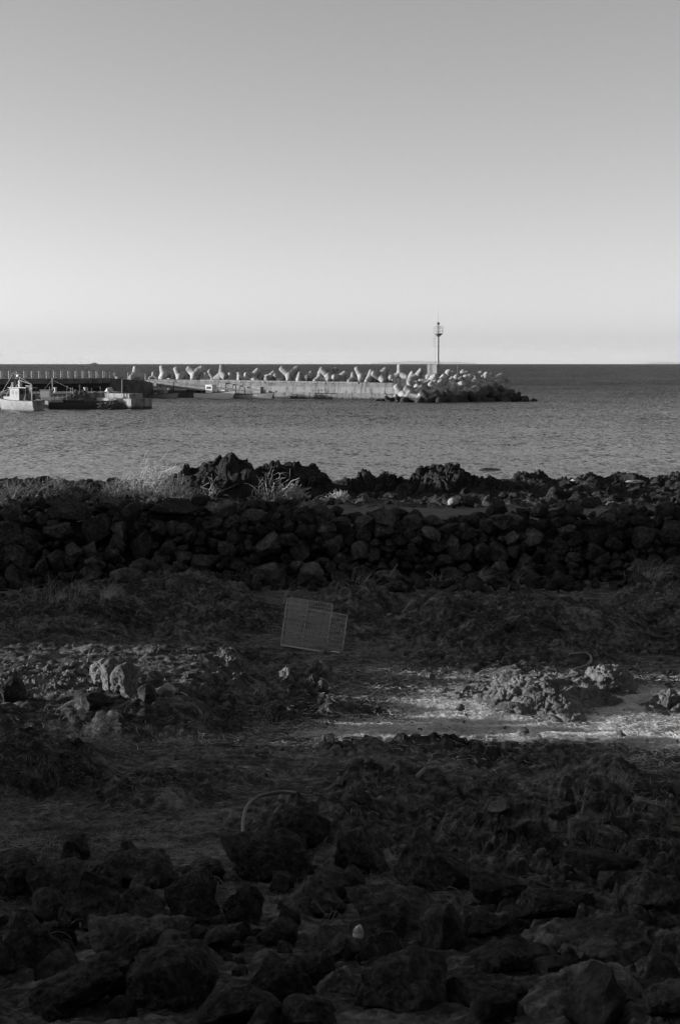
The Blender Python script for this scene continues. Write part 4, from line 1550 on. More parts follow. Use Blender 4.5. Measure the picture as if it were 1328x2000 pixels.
pa, pb, pc, pe = (Xp(-90, 246), 246), (Xp(216, 272), 272), (Xp(285, 284), 284), (Xp(300, 300), 300)
za, zb, zc = ztop(0, 738.5, 258), ztop(216, 738.5, 272), ztop(285, 744, 284)
m = MB()
quadwall(m, pa, pb, za - 1.05, zb - .95, za, zb, 6)
ppart(m, 'deck_slab', 'deck')
m = MB()
quadwall(m, (pa[0], pa[1] + .9), (pb[0], pb[1] + .9), -6, -6, za - 1.06, zb - .96, 4)
ppart(m, 'base_wall', 'pile')if 'pile' in M else ppart(m, 'base_wall', 'pile_rock')
m = MB()
quadwall(m, pb, pc, -6, -6, zb - .02, zc, 6)
quadwall(m, pc, pe, -6, -6, zc - .02, zc - .6, 4)
ppart(m, 'sloping_wall', 'deck')
m = MB()
rsk = random.Random(8)
prs = np.random.RandomState(4)
ch = []
for i in range(90):
    t = prs.uniform(0, 1)
    x = pa[0] + (pb[0] - pa[0]) * t
    y = pa[1] + (pb[1] - pa[1]) * t - prs.uniform(0, 3)
    hh = prs.uniform(-3.4, -1.2)
    V, F = rock_verts(1500 + i % 12, (1.5, 1.3, 1.1), 3, 8)
    ch.append((rand_rot(V, prs) + np.array([x, y, hh])[None] - np.array(o1)[None], F))
V, F = merge(ch)
rr = link('riprap', np_mesh('riprap', V, F, M['pile_rock']), pr)
rr['kind'] = 'stuff'

# railing: posts, rails, panels of close pickets
fr = empty('railing', (Xp(0, 258), 258, za))
tag(fr, "pale metal railing along the top of the shaded pier", 'railing')
o2 = Vector(fr.location)


def rail_line(a, b, z0, z1, n, h, panels=True):
    A = Vector((a[0], a[1] + .3, z0)) - o2
    Bv = Vector((b[0], b[1] + .3, z1)) - o2
    mr = MB()
    for k, f in enumerate((.12, .38, .62, .86, 1.0)):
        off = Vector((0, 0, h * f))
        mr.tube([A + off, Bv + off], .045 if f < 1 else .07, 6)
    mr.build('rails', M['rail'], fr)
    for i in range(n + 1):
        p_ = A.lerp(Bv, i / n)
        mp = MB()
        mp.tube([p_, p_ + Vector((0, 0, h * 1.03))], .085, 6)
        if panels and i < n:
            for q_ in (.22, .30):
                pp = A.lerp(Bv, (i + q_) / n)
                mp.tube([pp + Vector((0, 0, h * .1)), pp + Vector((0, 0, h * .98))], .05, 5)
        mp.build('post', M['rail'], fr)


rail_line(pa, pb, za, zb, 21, 1.45)
rail_line(pb, pc, zb, zc, 2, 1.45, False)

# ---- tetrapods
def tetra_mesh(seed, L=2.15, r0=.72, r1=.45):
    rs_ = np.random.RandomState(seed)
    dirs = [Vector((0, 0, 1))] + [Vector((math.cos(a) * math.sqrt(8) / 3, math.sin(a) * math.sqrt(8) / 3, -1 / 3)) for a in (0, 2.0944, 4.18879)]
    m_ = MB()
    for d in dirs:
        s = d.orthogonal().normalized()
        t = d.cross(s)
        prof = [(-.15, r0 * .9), (.35, r0 * 1.02), (.8, r0 * .90), (L - .28, r1 * 1.03), (L - .08, r1 * .88), (L, r1 * .62)]
        V, F = [], []
        seg = 16
        for (h, r) in prof:
            for k in range(seg):
                an = 2 * math.pi * k / seg
                V.append(d * h + (s * math.cos(an) + t * math.sin(an)) * r)
        for i in range(len(prof) - 1):
            for k in range(seg):
                k2 = (k + 1) % seg
                F.append((i * seg + k, i * seg + k2, (i + 1) * seg + k2, (i + 1) * seg + k))
        F.append(tuple((len(prof) - 1) * seg + k for k in range(seg)))
        F.append(tuple(range(seg - 1, -1, -1)))
        m_.add(V, F)
    o = m_.build('tetrapod', M['tetra'], smooth=True)
    return o


TMS = []
for k, (L_, a_, b_) in enumerate(((2.1, .86, .54), (2.0, .90, .58), (2.2, .82, .54))):
    ot = tetra_mesh(k, L_, a_, b_)
    TMS.append(ot.data)
    bpy.data.objects.remove(ot)
TM = TMS[0]
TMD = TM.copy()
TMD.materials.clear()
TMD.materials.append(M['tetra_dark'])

TD = [Vector((0, 0, 1))] + [Vector((math.cos(a) * math.sqrt(8) / 3, math.sin(a) * math.sqrt(8) / 3, -1 / 3)) for a in (0, 2.0944, 4.18879)]


def orient(kind, rs_):
    """rotation for a pose seen from the camera"""
    if kind == 'Y':      # two arms up in the picture plane, stem down
        X_ = TD[1] + TD[0]
        # bring legs 0 and 1 to (+-.816,0,.577)
        a, b = Vector((-.816, 0, .577)), Vector((.816, 0, .577))
        src_z = (TD[0] + TD[1]).normalized(); src_x = (TD[1] - TD[0]).normalized()
        S = Matrix((src_x, src_z.cross(src_x), src_z)).transposed()
        D = Matrix(((1, 0, 0), (0, 1, 0), (0, 0, 1)))
        return D @ S.inverted()
    if kind == 'T':      # one leg straight up
        return Matrix.Rotation(rs_.uniform(0, 6.28), 3, 'Z')
    if kind == 'L':      # one leg leaning up-left
        return Matrix.Rotation(R(-38), 3, 'Y') @ Matrix.Rotation(rs_.uniform(0, 6.28), 3, 'Z')
    if kind == 'R':
        return Matrix.Rotation(R(38), 3, 'Y') @ Matrix.Rotation(rs_.uniform(0, 6.28), 3, 'Z')
    if kind == 'F':      # one leg pointing at the camera
        return Matrix.Rotation(R(75), 3, 'X') @ Matrix.Rotation(rs_.uniform(0, 6.28), 3, 'Z')
    e = Euler((rs_.uniform(0, 6.28), rs_.uniform(0, 6.28), rs_.uniform(0, 6.28)))
    return e.to_matrix()


ORD = ['first', 'second', 'third', 'fourth', 'fifth', 'sixth', 'seventh', 'eighth', 'ninth', 'tenth', 'eleventh', 'twelfth', 'thirteenth',
       'fourteenth', 'fifteenth', 'sixteenth', 'seventeenth', 'eighteenth', 'nineteenth', 'twentieth', 'twenty-first', 'twenty-second',
       'twenty-third', 'twenty-fourth', 'twenty-fifth', 'twenty-sixth', 'twenty-seventh', 'twenty-eighth', 'twenty-ninth', 'thirtieth',
       'thirty-first', 'thirty-second', 'thirty-third', 'thirty-fourth', 'thirty-fifth']
KIND = {'Y': 'two arms raised in a V', 'T': 'one arm pointing straight up', 'L': 'its top arm leaning left', 'R': 'its top arm leaning right',
        'F': 'one arm pointing at the camera', 'Q': 'arms tilted at random'}
rsT = random.Random(12)


def tetrapod(loc, kind, label, group, sc_=1.0, yaw=0, tilt=0, dark=False):
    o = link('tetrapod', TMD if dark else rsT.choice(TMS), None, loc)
    Mx = Matrix.Rotation(yaw, 3, 'Z') @ Matrix.Rotation(tilt, 3, 'Y') @ orient(kind, rsT)
    o.rotation_euler = Mx.to_euler()
    o.scale = (sc_,) * 3
    return tag(o, label, 'tetrapod', group)


# row behind the wall: px, py (hub), pose, scale, tilt
ROW = [(231, 738, 'L', .6, 0), (266, 733, 'T', 1.0, 0), (300, 736, 'T', .5, 0), (322, 731, 'L', 1.0, .35), (337, 744, 'T', .7, .1), (353, 733, 'L', 1.05, .1), (366, 745, 'T', .7, 0),
       (382, 730, 'Y', 1.12, .0), (402, 741, 'T', .72, 0), (420, 738, 'L', .95, .0), (436, 732, 'T', 1.05, -.1), (450, 744, 'T', .8, 0),
       (470, 740, 'F', .8, 0), (495, 735, 'R', .9, 0), (508, 743, 'T', .8, .2), (528, 738, 'R', .85, 0), (545, 742, 'L', .75, 0),
       (566, 731, 'Y', 1.1, .0), (585, 742, 'T', .8, .1), (604, 740, 'F', .85, 0), (626, 740, 'T', .85, 0), (642, 732, 'Y', 1.05, .05),
       (664, 740, 'R', .95, .1), (690, 741, 'T', .75, 0), (706, 734, 'L', .95, .1), (722, 741, 'T', .9, .2), (744, 735, 'R', 1.0, 0), (764, 740, 'F', .85, 0),
       (782, 732, 'T', .95, -.1), (800, 742, 'Q', .9, 0), (815, 736, 'Q', .9, 0)]
for k, (tx, ty, kd, s_, tl) in enumerate(ROW):
    t = (tx - 290) / 510
    q = wl(max(t, -.12), -7.5 - rsT.uniform(0, 1.2))
    Y = q.y
    pt = at_y(tx, ty, Y)
    tetrapod(tuple(pt), kd, "%s tetrapod from the left behind the breakwater wall, %s" % (ORD[k], KIND[kd]), 'tetrapods behind the breakwater wall', s_, rsT.uniform(-.3, .3), tl)
# second row lower behind so no sea shows between their feet
n2 = 0
for k in range(24):
    t = -.02 + 1.0 * k / 23
    q = wl(t, -10.5)
    px_ = 664 + q.x / q.y * FPX * math.cos(PITCH)
    tetrapod((q.x, q.y, ztop(px_, 748 + rsT.uniform(-3, 3), q.y)), 'Q', "%s tetrapod from the left in the sunken rear row behind the wall" % ORD[k], 'rear row of tetrapods', rsT.uniform(.85, 1.0))

# ---- the mound at the head
MC = Vector((Xp(905, 272), 273, 0))
mound = MB()
prof = [(15.5, -6), (12.5, -3.6), (9.0, -1.6), (5.5, .2), (.01, .8)]
mound.lathe(prof, (0, 0, 0), 28)
mo = mound.build('mound_core', M['pile_rock'], None, (MC.x, MC.y, 0))
mo.scale = (.86, .62, .8)
mo.location.y += 3.5
tag(mo, "dark rubble core of the breakwater head under the tetrapods", 'rubble mound')
TOPS_PX = [735, 770, 800, 835, 860, 880, 935, 960, 985, 1000, 1020, 1048]
TOPS_PY = [782, 765, 742, 738, 736, 728, 726, 732, 748, 762, 772, 783]
# courses: list of hub positions on the head, front side, from the waterline up
COURSES = [('waterline', 783, 745, 1040, 14, 257.5), ('second', 770, 778, 1016, 11, 260.5), ('third', 757, 796, 1002, 10, 263.5),
           ('fourth', 749, 806, 990, 9, 267), ('top', 743, 830, 972, 7, 271), ('rear crest', 738, 868, 955, 5, 276)]
for (cn, cy_, x0, x1, n_, Yc) in COURSES:
    for i in range(n_):
        px_ = x0 + (x1 - x0) * (i + .5) / n_ + rsT.uniform(-4, 4)
        py_ = cy_ + rsT.uniform(-3, 3)
        py_ = max(py_, float(np.interp(px_, TOPS_PX, TOPS_PY)) + 13)
        # round the head: further back towards both ends
        u = (px_ - 900) / 150
        Y = Yc + 6.0 * max(0, abs(u) - .25) ** 1.6 + rsT.uniform(-.6, .6)
        Y += max(0, px_ - 872) * .065 - .03 * max(0, 872 - px_) * (px_ > 800)
        pt = at_y(px_, py_, Y)
        s_ = rsT.uniform(.92, 1.14)
        if px_ > 985: s_ = .72
        if cn == 'waterline' and px_ < 790: s_ = .62
        kd = rsT.choice(['Q', 'Q', 'L', 'R', 'F', 'Y', 'L'])
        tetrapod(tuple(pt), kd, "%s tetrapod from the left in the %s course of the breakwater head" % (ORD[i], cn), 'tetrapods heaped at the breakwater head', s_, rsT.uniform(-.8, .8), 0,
                 px_ > 1000 or (cn == 'waterline' and px_ > 820) or (cn == 'second' and px_ > 930))  # low and right-hand ones take the concrete with shade in its colour
# the tapering toe of dark rocks at the right end
for k, (rx_, ry_, rw, lab) in enumerate(((1005, 776, 26, "dark toe boulder nearest the tetrapods at the breakwater's right end"),
                                          (1022, 780, 22, "middle dark toe boulder at the breakwater's right end"),
                                          (1042, 783, 16, "last small dark rock at the tip of the breakwater"),
                                          (990, 782, 24, "dark toe boulder below the tetrapods at the right end"))):
    Y = 262
    q = at_y(rx_, ry_, Y)
    s = Y / FPX
    V, F = rock_verts(1700 + k, (rw * s, rw * s, rw * s * .7), 5, 8)
    tag(link('toe_boulder', np_mesh('toe_boulder', V, F, M['pile_rock']), None, tuple(q)), lab, 'boulder', 'toe boulders of the breakwater')
for k in range(9):
    px_ = 738 + k * 9.5
    q = at_y(px_, 785 - (k % 3) * 1.5, 264.5)
    V, F = rock_verts(1720 + k, (1.5, 1.4, 1.1), 4, 8)
    tag(link('foot_boulder', np_mesh('foot_boulder', V, F, M['pile_rock']), None, tuple(q)),
        "%s dark rock from the left at the wall's foot before the tetrapods" % ORD[k], 'boulder', 'rocks at the foot of the wall')

# ------------------------------------------------------------------ beacon
def beacon():
    Y = 276.0
    x = Xp(854.5, Y)
    zb_ = ztop(848, 752, Y)
    z_base_top = ztop(848, 711.5, Y)
    z_plat = ztop(848, 652, Y)
    z_rail = ztop(848, 638.5, Y)
    z_lamp = ztop(848, 632, Y)
    z_tip = ztop(848, 605, Y)
    s = Y / FPX
    root = empty('beacon', (x, Y, zb_))
    tag(root, "slim white beacon pole with a railed platform on a concrete block", 'beacon')
    H = lambda z: z - zb_
    m = MB()
    m.box((-.75, 0, H(z_base_top) / 2 - .5), (2.0, 2.0, H(z_base_top) + 1.0), R(-28))
    m.build('plinth', M['quay'], root)
    m = MB()
    rot = Matrix.Rotation(R(-28), 3, 'Z')
    cor = [rot @ Vector((sx_, sy_, 0)) + Vector((-.75, 0, 0)) for sx_, sy_ in ((-.95, -.95), (.95, -.95), (.95, .95), (-.95, .95))]
    zt_ = H(z_base_top)
    for i in range(4):
        a, b = cor[i], cor[(i + 1) % 4]
        for f in (.3, .6):
            m.tube([a + Vector((0, 0, zt_ + f * .95)), b + Vector((0, 0, zt_ + f * .95))], .03, 6)
        for t in (0, .5):
            q_ = a.lerp(b, t)
            m.tube([q_ + Vector((0, 0, zt_)), q_ + Vector((0, 0, zt_ + .6))], .035, 6)
    m.build('plinth_railing', M['rail'], root)
    m = MB()
    m.lathe([(.26, zt_), (.22, zt_ + .3), (.19, H(z_plat) - .3), (.19, H(z_plat))], seg=20)
    m.build('pole', M['pole_white'], root, smooth=True)
    m = MB()
    m.lathe([(.28, H(z_plat) - .55), (.45, H(z_plat) - .35), (.85, H(z_plat) - .06), (.90, H(z_plat)), (.90, H(z_plat) + .06), (.01, H(z_plat) + .07)], seg=20)
    m.build('platform', M['mid'], root, smooth=True)
    m = MB()
    zr = H(z_plat) + .06
    hr = H(z_rail) - zr + .1
    for k in range(10):
        an = 2 * math.pi * k / 10
        m.tube([(.9 * math.cos(an), .9 * math.sin(an), zr), (.9 * math.cos(an), .9 * math.sin(an), zr + hr)], .028, 6)
    for f in (.33, .75, 1.0):
        ring = [(.9 * math.cos(2 * math.pi * k / 20), .9 * math.sin(2 * math.pi * k / 20), zr + hr * f) for k in range(21)]
        m.tube(ring, .032, 6, cap=False)
    m.build('platform_railing', M['rail'], root)
    m = MB()
    m.lathe([(.10, zr), (.09, H(z_lamp) - .35), (.16, H(z_lamp) - .3), (.16, H(z_lamp) - .22)], seg=12)
    m.build('lamp_mast', M['mid'], root, smooth=True)
    m = MB()
    m.lathe([(.16, H(z_lamp) - .22), (.26, H(z_lamp) - .1), (.27, H(z_lamp) + .05), (.20, H(z_lamp) + .2), (.02, H(z_lamp) + .27)], seg=14)
    m.build('lamp', M['dark'], root, smooth=True)
    m = MB()
    m.tube([(-.04, 0, H(z_lamp) + .2), (-.06, 0, H(z_tip) - .6), (-.08, 0, H(z_tip))], .028, 6, .012)
    m.build('antenna', M['mid'], root)
    # ladder with hoops on the left of the pole
    m = MB()
    for sy_ in (-.18, .18):
        m.tube([(-.55, sy_, zt_ + .4), (-.55, sy_, H(z_plat) - .2)], .022, 5)
    z = zt_ + .5
    while z < H(z_plat) - .3:
        m.tube([(-.55, -.18, z), (-.55, .18, z)], .016, 5)
        z += .3
    for z in np.linspace(H(z_plat) - 2.4, H(z_plat) - .8, 3):
        m.tube([(-.55, -.2, z), (-.24, 0, z), (-.55, .2, z)], .02, 5)
        ring = [(-.62 - .38 * math.sin(math.pi * k / 10), -.34 * math.cos(math.pi * k / 10), z) for k in range(11)]
        m.tube(ring, .024, 5)
    for k in (2, 5, 8):
        xx, yy = -.62 - .38 * math.sin(math.pi * k / 10), -.34 * math.cos(math.pi * k / 10)
        m.tube([(xx, yy, H(z_plat) - 2.4), (xx, yy, H(z_plat) - .8)], .018, 5)
    m.build('ladder', M['rail'], root)
    # thin wand right of the beacon
    q_ = at_y(893, 732, 272)
    m = MB()
    m.tube([(0, 0, -1), (0, 0, 1.9)], .03, 6, .015)
    tag(m.build('marker_rod', M['rail'], None, tuple(q_)), "thin upright rod among the tetrapods right of the beacon", 'rod')


beacon()

# ------------------------------------------------------------------ low quay, bollards, dock block
Yq = 236
zq = ztop(60, 767.5, Yq)
m = MB()
m.prism([(-75, Yq - 3), (Xp(118, Yq - 4), Yq - 4), (Xp(226, Yq + 6), Yq + 6), (Xp(240, Yq + 16), Yq + 16), (-75, Yq + 14)], -6, zq)
tag(m.build('quay', M['quay'], None, bevel=.08), "low pale concrete quay behind the moored boats", 'quay')
for (bx, lab) in ((110, "left white bollard on the low quay"), (168, "right white bollard on the low quay, nearer the dock block")):
    q = Vector((Xp(bx, Yq + 5), Yq + 5, zq))
    m = MB()
    m.lathe([(.34, 0), (.34, .12), (.2, .16), (.2, .62), (.3, .66), (.3, .82), (.05, .86)], seg=14)
    tag(m.build('bollard', M['white'], None, tuple(q), smooth=True), lab, 'bollard', 'bollards on the quay')
    
db = empty('dock_block', (Xp(257, 219), 219, SEA))
tag(db, "heavy concrete dock block with a sunlit left face and a dark right face", 'dock')
zd = ztop(257, 779, 219) - SEA
m = MB()
rotd = R(38)


def rp(x, y): return (x * math.cos(rotd) - y * math.sin(rotd), x * math.sin(rotd) + y * math.cos(rotd))


# corner towards the camera at the origin; one side runs right-and-back, the other left-and-back
a_ = (0, 0)
b_ = (Xp(298, 222.5) - db.location.x, 3.5)
d_ = (Xp(190, 226) - db.location.x, 7.0)
c_ = (b_[0] + d_[0], b_[1] + d_[1])
m.prism([a_, b_, c_, d_], -2.5, zd)
m.build('base_block', M['quay'], db, bevel=.05)
m = MB()
f = lambda u, v: (b_[0] * u + d_[0] * v, b_[1] * u + d_[1] * v)
m.prism([f(.12, .12), f(.75, .12), f(.75, .85), f(.12, .85)], zd, zd + .75)
m.build('upper_step', M['quay'], db, bevel=.04)
m = MB()
q = f(.45, .5)
m.tube([(q[0], q[1], zd + .75), (q[0], q[1], zd + 2.9)], .26, 10, .22)
m.tube([(q[0] - .1, q[1], zd + 2.2), (q[0] + .5, q[1], zd + 1.6), (q[0] + .75, q[1], zd + .8)], .12, 8)
m.build('mooring_post', M['dark'], db, smooth=True)
q = f(.2, .75)
V, F = rock_verts(1801, (1.5, 1.2, 1.0), 5, 6, .5, .9, .5, .12)
tag(link('covered_bundle', np_mesh('covered_bundle', V, F, M['white']), None, (db.location.x + q[0], db.location.y + q[1], SEA + zd + 1.15)),
    "white sheeted bundle lying on the step of the dock block", 'bundle')


# ------------------------------------------------------------------ boats
def hull_mesh(L, W, H, bow=1.0, draft=.35, sheer=.35, stern_w=.85, rake=.12):
    """bow towards +x, waterline at z=0; returns side shell, deck"""
    n = 14
    st = []
    for i in range(n + 1):
        t = i / n
        x = -L / 2 + L * t
        hw = W / 2 * (stern_w + (1 - stern_w) * math.sin(min(t / .45, 1) * math.pi / 2)) * (1 - max(0, (t - .5) / .5) ** 2.3)
        hw = max(hw, .02)
        zt_ = H + sheer * max(0, (t - .35) / .65) ** 2 * bow
        st.append((x, hw, zt_, t))
    V, F = [], []
    for (x, hw, zt_, t) in st:
        fl = rake * L * max(0, (t - .7) / .3) ** 2
        V += [(x + fl, hw, zt_), (x + fl * .5, hw * .93, H * .35), (x, hw * .70, -draft * .6), (x, 0, -draft),
              (x, -hw * .70, -draft * .6), (x + fl * .5, -hw * .93, H * .35), (x + fl, -hw, zt_)]
    for i in range(n):
        for k in range(6):
            a = i * 7 + k
            F.append((a, a + 1, a + 8, a + 7))
    F.append(tuple(range(6, -1, -1)))
    DV, DF = [], []
    for (x, hw, zt_, t) in st:
        fl = rake * L * max(0, (t - .7) / .3) ** 2
        DV += [(x + fl * .9, hw * .93, zt_ - .18), (x + fl * .9, -hw * .93, zt_ - .18)]
    for i in range(n):
        DF.append((2 * i, 2 * i + 1, 2 * i + 3, 2 * i + 2))
    G = MB()
    for sgn in (1, -1):
        G.tube([(x + rake * L * max(0, (t - .7) / .3) ** 2, sgn * hw, zt_ + .02) for (x, hw, zt_, t) in st], .05, 6)
    G.tube([(-L / 2, -st[0][1], H + .02), (-L / 2, st[0][1], H + .02)], .05, 6)
    return (V, F), (DV, DF), G


def boat(name, px, py, Y, L, W, H, yaw, label, hullmat='white', group='moored fishing boats', **kw):
    q = at_y(px, py, Y)
    root = empty(name, (q[0], Y, SEA), (0, 0, yaw))
    tag(root, label, 'boat', group)
    (V, F), (DV, DF), G = hull_mesh(L, W, H, **kw)
    MB().add(V, F).build('hull', M[hullmat], root, smooth=True)
    MB().add(DV, DF).build('deck', M['mid'], root)
    G.build('gunwale', M['dark'], root, smooth=True)
    return root


# the large fishing boat at the left: bow to the left and away, stern towards us on the right
b1 = boat('fishing_boat', 36, 797, 217, 10.5, 2.7, 1.35, R(138), "large white fishing boat with wheelhouse and radar at the left edge", 'hull_grey', sheer=.5)
zdk = 1.2
m = MB(); m.box((-.5, 0, zdk + .95), (2.4, 1.9, 2.1)); cab = m.build('wheelhouse', M['hull_grey'], b1, bevel=.04)
for (x, y, sx_, sy_) in ((-1.705, -.45, .03, .55), (-1.705, .45, .03, .55)):
    m = MB(); m.box((x, y, zdk + 1.4), (sx_, sy_, .5)); m.build('window', M['glass'], cab)
for x in (-.95, -.1):
    for sgn in (1, -1):
        m = MB(); m.box((x, sgn * .955, zdk + 1.4), (.5, .03, .5)); m.build('window', M['glass'], cab)
m = MB(); m.box((-1.3, 0, zdk + 2.1), (4.6, 2.1, .09)); m.build('canopy_roof', M['offwhite'], b1, bevel=.02)
m = MB()
for y in (-.95, .95):
    m.tube([(-3.4, y, zdk), (-3.4, y, zdk + 2.07)], .04, 6)
m.build('canopy_posts', M['mid'], b1)
m = MB(); m.box((1.6, 0, zdk + .35), (1.8, 1.7, .8)); m.build('forward_cabin', M['hull_grey'], b1, bevel=.04)
m = MB()
m.lathe([(.2, zdk + 2.14), (.16, zdk + 3.2), (.05, zdk + 3.25), (.05, zdk + 3.75)], (-.9, .2, 0), 12)
m.build('radar_mast', M['white'], b1, smooth=True)
m = MB(); m.lathe([(.3, zdk + 3.72), (.48, zdk + 3.78), (.48, zdk + 4.0), (.3, zdk + 4.1)], (-.9, .2, 0), 18); m.build('radar', M['white'], b1, smooth=True)
for (x, y, h) in ((.1, .3, 2.6), (.3, -.3, 2.3), (-.3, -.6, 2.0)):
    m = MB(); m.tube([(x, y, zdk + 2.14), (x + .15, y, zdk + 2.14 + h)], .03, 6, .015); m.build('antenna', M['offwhite'], b1)
m = MB(); m.tube([(.6, .4, zdk + 2.14), (.6, .4, zdk + 2.9)], .16, 8); m.tube([(.3, -.5, zdk + 2.14), (.3, -.5, zdk + 2.6)], .2, 8); m.build('roof_lamps', M['white'], b1, smooth=True)
m = MB(); m.tube([(2.6, .6, zdk + .2), (.7, .5, zdk + 2.6)], .06, 6); m.tube([(2.6, -.6, zdk + .2), (.7, -.5, zdk + 2.6)], .06, 6); m.build('stays', M['offwhite'], b1)
for (x, y) in ((-2.6, .35), (-4.1, .1)):
    m = MB()
    m.lathe([(.34, 0), (.36, .45), (.24, .9), (.12, 1.15), (.12, 1.28), (.02, 1.32)], (x, y, zdk - .05), 10)
    m.box((x - .45, y, zdk + .12), (.7, .4, .3))
    m.build('covered_winch', M['dark'], b1, smooth=True)
m = MB()
m.tube([(-4.6, .7, zdk), (-4.6, .7, zdk + 2.6)], .08, 8)
m.tube([(-4.6, .7, zdk + 2.3), (-2.6, .4, zdk + 2.4)], .05, 6)
m.build('stern_post', M['offwhite'], b1, smooth=True)
m = MB()
ring = [(-4.35, .7 + .0 * k, 0) for k in range(1)]
rg = [(-4.4 + .42 * math.cos(2 * math.pi * k / 16), .78, zdk + 2.05 + .42 * math.sin(2 * math.pi * k / 16)) for k in range(17)]
m.tube(rg, .05, 6)
for k in range(6):
    an = math.pi * k / 6
    m.tube([(-4.4 + .42 * math.cos(an), .78, zdk + 2.05 + .42 * math.sin(an)), (-4.4 - .42 * math.cos(an), .78, zdk + 2.05 - .42 * math.sin(an))], .025, 5)
m.build('line_hauler', M['mid'], b1)
m = MB()
for (a_r, b_r) in (((.45, .3, zdk + 4.4), (4.9, 0, zdk + .5)), ((.45, .3, zdk + 4.2), (-4.6, .7, zdk + 2.6)), ((-4.6, .7, zdk + 2.6), (-.9, .2, zdk + 3.2)),
                   ((3.4, .6, zdk), (3.4, .6, zdk + 1.4)), ((3.4, .6, zdk + 1.4), (.7, .9, zdk + 1.9)), ((4.9, 0, .9), (2.0, -3.0, -.2))):
    m.tube([a_r, b_r], .03, 5)
m.build('rigging', M['mid'], b1)
# number on the transom
tx_ = bpy.data.curves.new('number', 'FONT')
tx_.body = "33"
tx_.size = .62
tx_.extrude = .008
tx_.align_x = 'CENTER'
tx_.space_character = 1.3
tx_.materials.append(M['dark'])
_t = bpy.data.objects.new('tmp', tx_)
COL.objects.link(_t)
bpy.context.view_layer.update()
to = bpy.data.objects.new('number', bpy.data.meshes.new_from_object(_t.evaluated_get(bpy.context.evaluated_depsgraph_get())))
bpy.data.objects.remove(_t)
COL.objects.link(to)
to.parent = b1
to.location = (-5.29, 0, .72)
to.rotation_euler = (R(90), 0, R(-90))

# bow-on neighbour at the very left edge, gantry and net pile
b0 = boat('fishing_boat', -12, 797, 223, 8, 2.4, 1.3, R(100), "boat cut by the left edge with a metal gantry, behind the large white boat", 'mid')
m = MB()
for x in (-1.2, 1.0):
    for y in (-.9, 1.0):
        m.tube([(x, y, 1.1), (x, y, 4.1)], .09, 8)
m.tube([(-1.2, -.9, 4.05), (1.0, -.9, 4.05)], .08, 8); m.tube([(-1.2, 1, 4.05), (1, 1, 4.05)], .08, 8); m.tube([(-1.2, -.9, 4.0), (-1.2, 1, 4.0)], .08, 8)
m.build('gantry', M['offwhite'], b0, smooth=True)
m = MB(); m.box((1.2, 0, 1.9), (1.8, 1.6, 1.6)); m.build('wheelhouse', M['mid'], b0, bevel=.04)

# dark work boat heaped with nets
b2 = boat('work_boat', 158, 799, 221, 9.6, 2.8, .95, R(8), "dark work boat heaped with nets beside the dock block", 'darkhull', sheer=.25)
V, F = rock_verts(1810, (6.4, 2.2, 1.9), 6, 4, .6, .95, .8, .10, .05)
link('net_heap', np_mesh('net_heap', V + np.array([-.2, 0, 1.25]), F, M['net']), b2)
V, F = rock_verts(1811, (2.6, 1.8, 2.2), 5, 4, .6, .95, .8, .12, .05)
link('net_heap', np_mesh('net_heap', V + np.array([.1, .3, 1.7]), F, M['net']), b2)
m = MB(); m.box((-3.6, -.2, 1.05), (2.0, 1.6, .75)); m.build('crate', M['offwhite'], b2, bevel=.03)
m = MB(); m.tube([(-1.0, -.2, 1.0), (4.6, .3, 3.5)], .06, 6); m.build('boom', M['dark'], b2)
m = MB(); m.tube([(.0, .1, 1.5), (.0, .1, 3.7)], .12, 8); m.build('mast', M['dark'], b2)
m = MB()
for k in range(6):
    m.tube([(-4.2 + k * .35, -.9, 1.0), (-4.25 + k * .37, -.95, 1.75 + .3 * math.sin(k * 2.2))], .05, 6)
m.build('marker_floats', M['dark'], b2)
b3 = boat('skiff', 118, 792, 225.5, 7.5, 2.2, 1.0, R(170), "pale skiff half hidden between the large boat and the net-laden work boat", 'offwhite')
m = MB(); m.box((0, 0, 1.35), (5.6, 1.5, .7)); m.build('railed_hatch', M['mid'], b3, bevel=.04)
m = MB(); m.box((2.2, 0, 2.1), (1.5, 1.2, 1.2)); m.box((2.2, 0, 2.75), (1.9, 1.4, .08)); m.build('wheelhouse', M['white'], b3, bevel=.03)
m = MB(); m.tube([(1.2, 0, 1.5), (1.2, 0, 4.6)], .05, 6); m.tube([(1.2, 0, 4.4), (-2.6, 0, 2.6)], .03, 5); m.tube([(1.2, 0, 4.4), (3.6, 0, 1.6)], .03, 5); m.build('mast', M['offwhite'], b3)
# grassy mass of nets in front of the dock block
V, F = rock_verts(1812, (4.6, 1.3, 1.9), 6, 3, .6, .95, .8, .22, .12)
q = at_y(216, 792, 218.5)
tag(link('net_heap', np_mesh('net_heap', V, F, M['net']), None, tuple(q)), "ragged heap of netting slung against the lit face of the dock block", 'net')

# small boats along the wall
b4 = boat('fishing_boat', 318, 782, 287, 6.8, 1.9, .75, R(-33), "small low boat with an A-shaped mast moored before the ramp", 'white')
m = MB()
m.tube([(-.9, 0, .7), (0, 0, 2.8)], .06, 6); m.tube([(.9, 0, .7), (0, 0, 2.8)], .06, 6); m.tube([(0, 0, .7), (0, 0, 3.6)], .05, 6)
m.tube([(-.8, 0, 3.1), (.8, 0, 3.2)], .05, 6)
m.build('mast', M['mid'], b4)
m = MB(); m.box((.2, 0, 1.2), (1.5, 1.1, 1.1)); m.build('wheelhouse', M['mid'], b4, bevel=.04)
m = MB(); m.lathe([(.15, 0), (.18, .6), (.08, 1.0)], (-2.2, 0, .6), 8); m.build('outboard_motor', M['dark'], b4)

